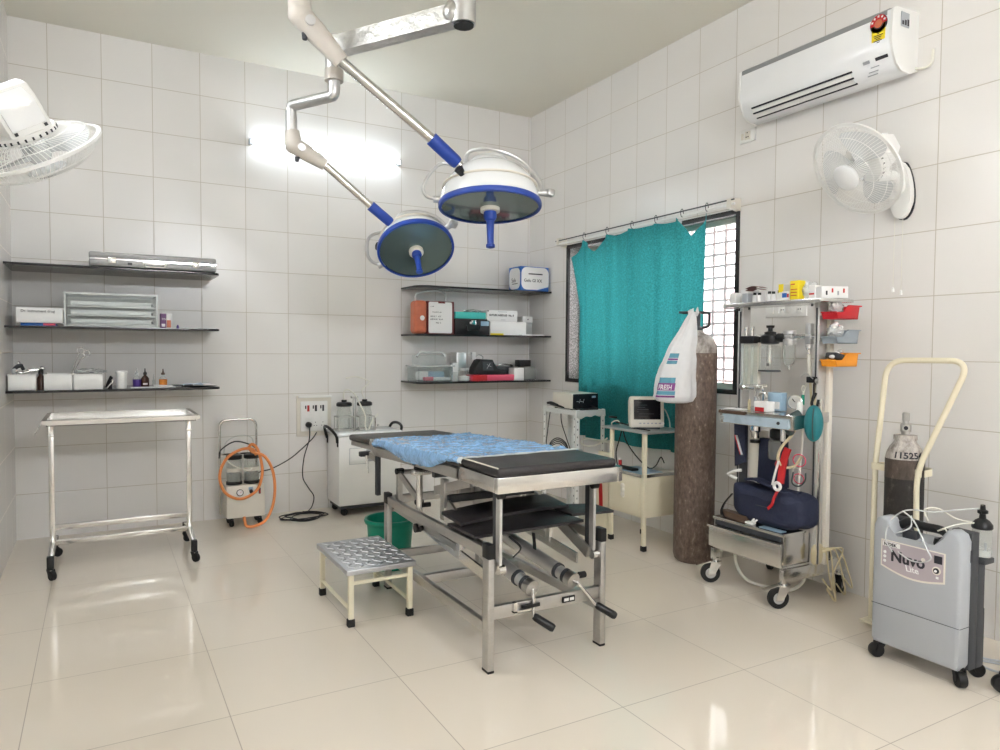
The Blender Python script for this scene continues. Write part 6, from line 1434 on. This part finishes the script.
# things on the work tray
carton('tray_carton', 'white carton with a red front lying on the work tray of the machine', (2.90, 2.42, .95), (2.96, 2.50, 1.0), 'card', 'box', .002, [('print', face_patch('red', .1, .8, .0, .42, side='left'))])
carton('tray_carton', 'pale blue and white carton standing behind the red fronted one on the work tray', (2.975, 2.395, .953), (3.02, 2.475, 1.045), 'paleblue', 'box', .002, [('print', face_patch('card', .2, .9, .1, .5, side='left'))])
for i, (y, x, h, mm, lab) in enumerate(((2.555, 2.93, .055, 'hose_g', 'short cream tube standing left of the cartons on the work tray'), (2.535, 2.95, .07, 'greyp', 'grey tube standing left of the cartons on the work tray'))):
    one(mb(mm).lathe([(0, 0), (.008, 0), (.007, h), (0, h)], (x, y, .949), seg=12, cap=False), 'tube', lab, 'tube', (x, y, .949))
k = mb('steel').sweep([(2.955, 2.49+.024*math.cos(a), 1.02+.024*math.sin(a)) for a in [i*2*PI/20-.3 for i in range(16)]], .0075, 8); k.cyl((2.955, 2.513, 1.013), (2.955, 2.513, .952), .007, seg=10); one(k, 'steel_hook', 'small curved steel hook tube standing behind the red fronted carton', 'tube', (2.955, 2.51, .952))
o = one(mb('card').b2((2.88, 2.58, .948), (2.95, 2.68, .951)), 'paper_slip', 'white paper lying at the left end of the work tray', 'paper', (2.91, 2.63, .948))
k = mb('white').lathe([(0, 0), (.014, 0), (.014, .05), (.008, .06), (0, .06)], (2.945, 2.262, .951), seg=14, cap=False); one(k, 'stopper', 'white plastic stopper at the right end of the work tray', 'cap', (2.945, 2.262, .951))

# three open bins at the right of the machine
def bin_(z0, z1, mname, label, rim):
    x0, x1, y0, y1 = 3.06, 3.235, 2.158, 2.240
    k = mb(mname); t = .004; xm = x0+.085; zl = z0+(z1-z0)*.48
    side = [(x0+.012, z0), (x1-.012, z0), (x1, z1), (xm, z1), (xm-.03, zl), (x0, zl)]
    for y in (y0, y1-t): k.prism([(x, y, z) for x, z in side], (0, t, 0), .001)
    k.b2((x0+.012, y0, z0), (x1-.012, y1, z0+t)); k.prism([(x1-.012, y0, z0), (x1, y0, z1), (x1-t, y0, z1), (x1-.012-t, y0, z0)], (0, y1-y0, 0)); k.prism([(x0+.012, y0, z0), (x0, y0, zl), (x0+t, y0, zl), (x0+.012+t, y0, z0)], (0, y1-y0, 0))
    o = k.build('storage_bin', None, ((x0+x1)/2, (y0+y1)/2, z0), smooth=30); tag(o, label, 'bin')
    r = mb(mname)
    for y in (y0-.003, y1+.003): r.bar((xm, y, z1-.002), (x1+.008, y, z1-.002), .008, .006)
    r.bar((x1+.004, y0-.003, z1-.002), (x1+.004, y1+.003, z1-.002), .008, .006); r.build('rim', o, smooth=30); r = mb(mname).bar((x0-.002, y0, zl), (x0-.002, y1, zl), .006, .006); r.build('lip', o, smooth=30)
    k = mb('steel').b2((3.08, 2.240, z0+.02), (3.12, 2.264, z0+.035)); k.build('hanger', o)
    return (x0, x1, y0, y1, z0, z1)
bn = [bin_(1.412, 1.478, 'redbin', 'red open bin, topmost of the three at the right of the machine', 0), bin_(1.294, 1.360, 'greybin', 'grey open bin, middle of the three at the right of the machine', 0), bin_(1.182, 1.248, 'orangebin', 'orange open bin, lowest of the three at the right of the machine', 0)]
crumple('clump of clear wrapping filling the red bin', (3.115, 2.2, 1.465), (.040, .030, .033), 'cleardim', 'plastic_wrap', .3, 'plastic', 2)
crumple('tangle of white wrappers filling the grey bin', (3.112, 2.2, 1.352), (.042, .030, .034), 'cleardim', 'plastic_wrap', .35, 'plastic', 6)
for i, (x, y, z, r) in enumerate(((3.09, 2.19, 1.378, .014), (3.115, 2.20, 1.388, .012), (3.13, 2.185, 1.372, .012))): one(mb('card').sphere((x, y, z), r, (1.2, 1, .9)), 'cotton_ball', ('white ball at the left on the wrappers in the grey bin', 'white ball at the top on the wrappers in the grey bin', 'white ball at the right on the wrappers in the grey bin')[i], 'ball', (x, y, z-r))
k = mb('greyd').box((3.12, 2.2, 1.230), (.08, .06, .03), .006, Matrix.Rotation(.2, 3, 'Y')); one(k, 'dark_packet', 'dark packet lying in the orange bin', 'packet', (3.12, 2.2, 1.20))
for i, (x, y, z, r) in enumerate(((3.082, 2.19, 1.230, .014), (3.105, 2.185, 1.246, .013), (3.125, 2.18, 1.256, .012))): one(mb('cleardim' if i == 2 else 'card').sphere((x, y, z), r, (1.4, 1, .7)), 'white_ampoule_pack', ('white pack lowest at the left in the orange bin', 'white pack in the middle of the orange bin', 'milky pack highest at the right in the orange bin')[i], 'pack', (x, y, z-r))

# ------------------------------------------------------------------ small cylinder on its hand trolley
gx, gy, gr_ = 3.105, 1.838, .078
gc = thing('gas_cylinder', 'small black gas cylinder with a white lettered shoulder behind the grey concentrator', 'gas cylinder', (gx, gy, .03))
mb('cyl_black').lathe([(0, .03), (.07, .03), (gr_, .045), (gr_, .70)], (gx, gy, 0), seg=40, cap=False).build('cylinder_body', gc)
mb('cyl_brown').lathe([(gr_+.0003, .70), (gr_+.0003, .785)], (gx, gy, 0), seg=40, cap=False).build('brown_band', gc)
mb('rust_white').lathe([(gr_, .785), (.073, .81), (.062, .835), (.048, .853), (.044, .862), (.044, .878), (0, .878)], (gx, gy, 0), seg=40, cap=False).build('cylinder_shoulder', gc)
k = mb('rust_white').lathe([(.047, .868), (.047, .888), (.03, .89), (0, .89)], (gx, gy, 0), seg=32, cap=False); k.build('neck_ring', gc)
def wrapsh(c):
    a = math.atan2(-gy, -gx)-.62+c.x/.066
    zz = .793+c.y; r = (.078+(.073-.078)*(zz-.785)/.025 if zz < .81 else .073+(.062-.073)*(zz-.81)/.025)+.0016
    return V(gx+r*math.cos(a), gy+r*math.sin(a), zz)
k = mb('ink').text('1152543', .036, None, 0, warp=wrapsh, bold=.0012); k.build('stamped_number', gc, smooth=0)
k = mb('steel_dull').lathe([(.018, .885), (.018, .90), (.022, .905), (.022, .935), (.014, .94), (.012, .955)], (gx, gy, 0), seg=18); k.cyl((gx, gy, .922), (gx-.028, gy-.018, .922), .015, seg=14); k.m('ink').cyl((gx-.0275, gy-.0175, .922), (gx-.029, gy-.0185, .922), .009, seg=12); k.m('steel_dull').lathe([(.015, .952), (.015, .985), (.012, .988), (0, .988)], (gx, gy, 0), seg=10); k.build('valve', gc)
ht = thing('cylinder_trolley', 'cream tubular hand trolley with a tall loop handle holding the small cylinder', 'hand trolley', (3.09, 1.87, 0))
k = mb('cream').sweep(round_poly([(3.085, 1.962, .03), (3.085, 1.962, .73), (3.10, 1.928, 1.218), (3.10, 1.575, 1.222), (3.075, 1.768, .735), (3.075, 1.752, .03)], .085, 9), .0125, 14); k.build('tube_frame', ht)
k = mb('cream').sweep([(3.074, 1.972, .735), (3.068, 1.742, .732)], 0, flat=(.004, .03))
k.build('front_strap', ht)
k = mb('cream').sweep(catmull([(3.085, 1.975, .732), (3.15, 1.955, .732), (3.19, 1.86, .732), (3.165, 1.755, .732), (3.08, 1.735, .732)], 6), 0, flat=(.004, .03)); k.build('rear_band', ht)
k = mb('cream').b2((3.03, 1.735, .018), (3.20, 1.985, .028), .002); k.build('base_plate', ht)
for y in (1.715, 1.995):
    k = mb('rubber').lathe([(.0, -.014), (.05, -.014), (.055, -.008), (.055, .008), (.05, .014), (0, .014)], (3.185, y, .055), (0, 1, 0), 24, cap=False); k.m('greyp').lathe([(0, -.0155), (.02, -.0155), (.02, .0155), (0, .0155)], (3.185, y, .055), (0, 1, 0), 16, cap=False); k.build('wheel', ht)
k = mb('steel').cyl((3.185, 1.70, .055), (3.185, 2.01, .055), .008, seg=10); k.build('axle', ht)

# ------------------------------------------------------------------ oxygen concentrator
oc2 = thing('oxygen_concentrator', 'grey oxygen concentrator on black casters at the right front', 'oxygen concentrator', (2.87, 1.59, 0))
ky0, ky1, kx0 = 1.415, 1.762, 2.768
def prof_front(n=10):
    """outline of the front in (y,z): two raised shoulders with a dip for the handle"""
    zt, zd, zb, r = .588, .505, .062, .045
    o = [(ky0+.01, zb), (ky0, zb+.02), (ky0, zt-.04), (ky0+.012, zt-.012), (ky0+.035, zt), (ky0+.06, zt-.004), (ky0+.078, zt-.03), (ky0+.088, zd+.005), (ky0+.098, zd)]
    o += [(ky1-.098, zd), (ky1-.088, zd+.005), (ky1-.078, zt-.03), (ky1-.06, zt-.004), (ky1-.035, zt), (ky1-.012, zt-.012), (ky1, zt-.04), (ky1, zb+.02), (ky1-.01, zb)]
    return o
pf = prof_front()
k = mb('greyp').prism([(kx0, y, z) for y, z in pf], (.075, 0, 0), .014); k.build('front_shell', oc2, smooth=45)
k = mb('greyd').prism([(kx0+.075, y, z) for y, z in [(ky0+.004, .052), (ky0+.004, .575), (ky0+.08, .578), (ky0+.10, .49), (ky1-.10, .49), (ky1-.08, .578), (ky1-.004, .575), (ky1-.004, .052)]], (.055, 0, 0), .006); k.build('rear_shell', oc2, smooth=40)
k = mb('greyd').b2((kx0+.13, ky0+.004, .048), (kx0+.178, ky1-.004, .455), .006); k.build('rear_cover', oc2)
k = mb('black').b2((kx0+.168, ky0+.006, .05), (kx0+.186, ky1-.006, .275), .004); k.build('rear_cover', oc2)
k = mb('greyd').sweep([(kx0-.0012, ky0+.002, .226), (kx0-.0012, ky1-.002, .226)], .0012, 6); k.sweep([(kx0-.0008, ky0-.0008, .226), (kx0+.07, ky0-.0008, .226)], .0012, 6); k.build('seam', oc2)
k = mb('ink').b2((kx0+.058, ky0-.0015, .47), (kx0+.072, ky0+.003, .515)); k.build('side_switch', oc2)
# control panel with a curved lower edge
def arcp(y0, y1, ztop, zb0, sag, n=18, sl=0.):
    return [(y0, ztop)]+[(y0+(y1-y0)*i/n, zb0-sag*math.sin(PI*i/n)+sl*i/n) for i in range(n+1)]+[(y1, ztop)]
pts = arcp(1.478, 1.718, .492, .386, .022, sl=.008)
k = mb('offwhite').prism([(kx0+.001, y, z) for y, z in arcp(1.472, 1.724, .496, .380, .024, sl=.008)], (-.003, 0, 0)); k.build('panel_border', oc2, smooth=0)
M['panelp'] = mat('mauve_grey_panel', srgb(174, 164, 170), .3, var=.08, scale=6)
k = mb('panelp').prism([(kx0-.001, y, z) for y, z in pts], (-.003, 0, 0)); cpn = k.build('control_panel', oc2, smooth=0)
xf = kx0-.0046
k = mb('ink').text('Nuvo', .060, frame((xf, 1.682, .418), (0, -1, 0), (0, 0, 1)), bold=.0018); k.build('lettering', cpn, smooth=0)
k = mb('card').text('Lite', .034, frame((xf-.001, 1.618, .392), (0, -1, .0), (0, .25, 1)), bold=.0004); k.build('lettering', cpn, smooth=0)
k = mb('white').b2((xf, 1.645, .472), (xf+.003, 1.716, .490)); k.m('ink').text('NIDEK', .018, frame((xf-.0006, 1.711, .4745), (0, -1, 0), (0, 0, 1)), bold=.0004); k.build('maker_plate', cpn, smooth=0)
for i in range(3):
    k = mb('card').lathe([(0, 0), (.006, 0), (.006, .002), (0, .002)], (xf+.001, 1.706, .447-i*.018), (-1, 0, 0), 14, cap=False); k.build('indicator', cpn)
k = mb('ink').b2((xf-.001, 1.482, .452), (xf+.003, 1.512, .482), .001); k.build('power_switch', cpn)
k = mb('offwhite').lathe([(0, 0), (.016, 0), (.016, .003), (0, .003)], (xf+.001, 1.502, .424), (-1, 0, 0), 22, cap=False); k.m('ink').lathe([(0, .003), (.011, .003), (.010, .007), (0, .007)], (xf+.001, 1.502, .424), (-1, 0, 0), 20, cap=False); k.m('card').lathe([(0, .007), (.005, .007), (.004, .012), (0, .012)], (xf+.001, 1.502, .424), (-1, 0, 0), 14, cap=False); k.build('outlet', cpn)
k = mb('card').b2((xf, 1.494, .393), (xf+.002, 1.504, .402)); k.m('offwhite').lathe([(0, 0), (.008, 0), (.008, .0015), (0, .0015)], (xf+.001, 1.553, .452), (-1, 0, 0), 16, cap=False); k.build('small_marks', cpn, smooth=0)
# sloping top deck, black handle tube, flow meter
k = mb('greyp').prism([(kx0+.004, ky0+.085, .500), (kx0+.07, ky0+.085, .53), (kx0+.10, ky0+.085, .53), (kx0+.10, ky0+.085, .49), (kx0+.004, ky0+.085, .49)], (0, ky1-ky0-.17, 0), .003); k.build('top_deck', oc2)
k = mb('black').sweep(catmull([(kx0+.07, ky1-.075, .552), (kx0+.065, ky1-.11, .572), (kx0+.06, (ky0+ky1)/2, .568), (kx0+.065, ky0+.11, .566), (kx0+.07, ky0+.075, .545)], 7), .017, 14); k.build('carry_handle', oc2)
k = mb('black').lathe([(.018, 0), (.024, .02), (.02, .04)], (kx0+.04, ky0+.10, .50), seg=16); k.b2((kx0+.03, ky0+.08, .49), (kx0+.07, ky0+.105, .545), .004); k.build('tube_outlet', oc2); k = mb('greyd').b2((kx0+.03, 1.60, .51), (kx0+.06, 1.66, .545), .006); k.build('handle_grip', oc2)
for (x, y, yw) in ((kx0+.012, ky1-.03, PI-.5), (kx0+.03, ky0+.02, -2.2), (kx0+.155, ky0+.035, -.6), (kx0+.155, ky1-.03, .5)):
    caster(oc2, x+.01, y, .029, .030, .004, yaw=yw, fork='black', wheel='black', hub='black')
# humidifier bottle at the back
k = mb('jar').lathe([(0, 0), (.030, 0), (.033, .006), (.033, .11), (.03, .116)], (kx0+.165, 1.43, .475), seg=24, cap=False); hb = k.build('humidifier_bottle', oc2)
k = mb('black').lathe([(.033, .108), (.036, .112), (.035, .125), (.024, .14), (.012, .148), (.010, .165), (.018, .168), (.018, .178), (.010, .182), (.008, .20), (0, .202)], (kx0+.165, 1.43, .475), seg=24); k.cyl((kx0+.165-.022, 1.43, .475+.172), (kx0+.165+.022, 1.43, .475+.172), .006, seg=10); k.build('bottle_cap', hb)
k = mb('cleardim').lathe([(0, .004), (.0305, .004), (.0305, .03), (0, .03)], (kx0+.165, 1.43, .475), seg=20, cap=False); k.m('greyp').cyl((kx0+.15, 1.41, .49), (kx0+.15, 1.41, .535), .005, seg=8); k.build('bottle_water', hb)
k = mb('greyd').b2((kx0+.13, 1.40, .452), (kx0+.20, 1.465, .474), .004); k.build('bottle_holder', oc2)
tb = [
 [(kx0+.165, 1.43, .66), (kx0+.12, 1.50, .645), (kx0+.07, 1.56, .63), (kx0+.05, 1.64, .625), (kx0+.03, 1.68, .60), (kx0+.005, 1.70, .56), (kx0-.012, 1.70, .50), (kx0-.014, 1.67, .455)],
 [(kx0+.05, 1.66, .61), (kx0+.02, 1.65, .62), (kx0+.0, 1.60, .60), (kx0-.012, 1.56, .55), (kx0-.014, 1.535, .50), (kx0-.012, 1.52, .47), (kx0-.010, 1.55, .445), (kx0-.010, 1.60, .44), (kx0-.010, 1.65, .46)],
 [(kx0+.165, 1.43, .605), (kx0+.10, 1.47, .60), (kx0+.06, 1.50, .585), (kx0+.03, 1.52, .57), (kx0+.02, 1.49, .585), (kx0+.02, 1.48, .575)],
 [(kx0+.06, 1.64, .60), (kx0+.04, 1.63, .56), (kx0+.02, 1.65, .54), (kx0+.01, 1.68, .52), (kx0+.02, 1.66, .50)],
 [(kx0+.165, 1.445, .60), (kx0+.12, 1.50, .61), (kx0+.10, 1.56, .64), (kx0+.08, 1.60, .63), (kx0+.07, 1.58, .59)]]
for i, p in enumerate(tb): mb('cleardim' if i in (0, 1, 3) else 'hose_w').sweep(catmull(p, 8), .0030, 8).build('oxygen_tube', oc2)

# cables on the floor at the right, and the black castered foot at the picture edge
for i, p in enumerate(([(2.99, 1.50, .06), (3.06, 1.50, .02), (3.12, 1.46, .008), (3.16, 1.38, .006), (3.18, 1.26, .006)], [(2.98, 1.47, .05), (3.03, 1.44, .012), (3.06, 1.36, .006), (3.05, 1.25, .006)], [(3.0, 1.52, .09), (3.06, 1.54, .05), (3.13, 1.50, .008), (3.20, 1.42, .006), (3.24, 1.28, .006)])):
    one(mb('greyp').sweep(catmull(p, 7), .0045, 7), 'grey_cable', ('grey cable behind the concentrator, middle of three on the floor', 'grey cable behind the concentrator, nearest the camera of three', 'grey cable behind the concentrator, nearest the right wall of three')[i], 'cable', p[-1])

# black castered stand that just enters the picture at the right edge
ds = thing('castered_stand', 'black caster foot of a stand cut off by the right edge of the picture', 'stand', (3.08, 1.27, 0))
caster(ds, 2.905, 1.315, .032, .03, .01, yaw=2.4, fork='black', wheel='black', hub='black')
k = mb('black').sweep(catmull([(2.905, 1.315, .085), (2.98, 1.30, .10), (3.08, 1.27, .11)], 6), .014, 10); k.build('base_leg', ds)
caster(ds, 3.13, 1.13, .032, .03, .01, yaw=-.6, fork='black', wheel='black', hub='black')
k = mb('black').sweep(catmull([(3.13, 1.13, .085), (3.11, 1.20, .10), (3.08, 1.27, .11)], 6), .014, 10); k.build('base_leg', ds)
caster(ds, 3.24, 1.39, .032, .03, .01, yaw=.5, fork='black', wheel='black', hub='black')
k = mb('black').sweep(catmull([(3.24, 1.39, .085), (3.16, 1.33, .10), (3.08, 1.27, .11)], 6), .014, 10); k.build('base_leg', ds)
k = mb('steel').cyl((3.08, 1.27, .10), (3.08, 1.27, 1.5), .012, seg=14); k.build('pole', ds)
k = mb('black').lathe([(0, 0), (.022, .002), (.026, .02), (.022, .04), (0, .042)], (3.08, 1.355, .30), (-.3, .9, .2), 18, cap=False); k.cyl((3.08, 1.27, .315), (3.08, 1.36, .312), .010, seg=10); k.build('clamp_knob', ds)

# repeats share a group
GR = {'glass_shelf': 'black glass wall shelves', 'storage_tray': 'white open boxes on the lowest left shelf', 'dropper_bottle': 'small bottles on the lowest left shelf', 'storage_bin': 'open bins at the right of the machine', 'wall_fan': 'white wall fans', 'cushion_pad': 'black cushions on the lower frame of the table', 'tube_light': 'wall tube lights', 'small_box': 'small cartons on shelves', 'carton': 'cartons on the glass shelves', 'medicine_box': 'medicine boxes on the middle left shelf', 'cotton_ball': 'white balls in the grey bin', 'white_ampoule_pack': 'packs in the orange bin', 'loop_wire': 'wire loops on the machine', 'grey_cable': 'grey cables on the floor', 'black_wire': 'thin black wires', 'tray_carton': 'cartons on the work tray', 'packet': 'packets', 'paper_slip': 'paper slips'}
import re as _re
for o in bpy.data.objects:
    b_ = _re.sub(r'\.\d+$', '', o.name)
    if o.parent is None and b_ in GR and 'label' in o and 'group' not in o: o['group'] = GR[b_]
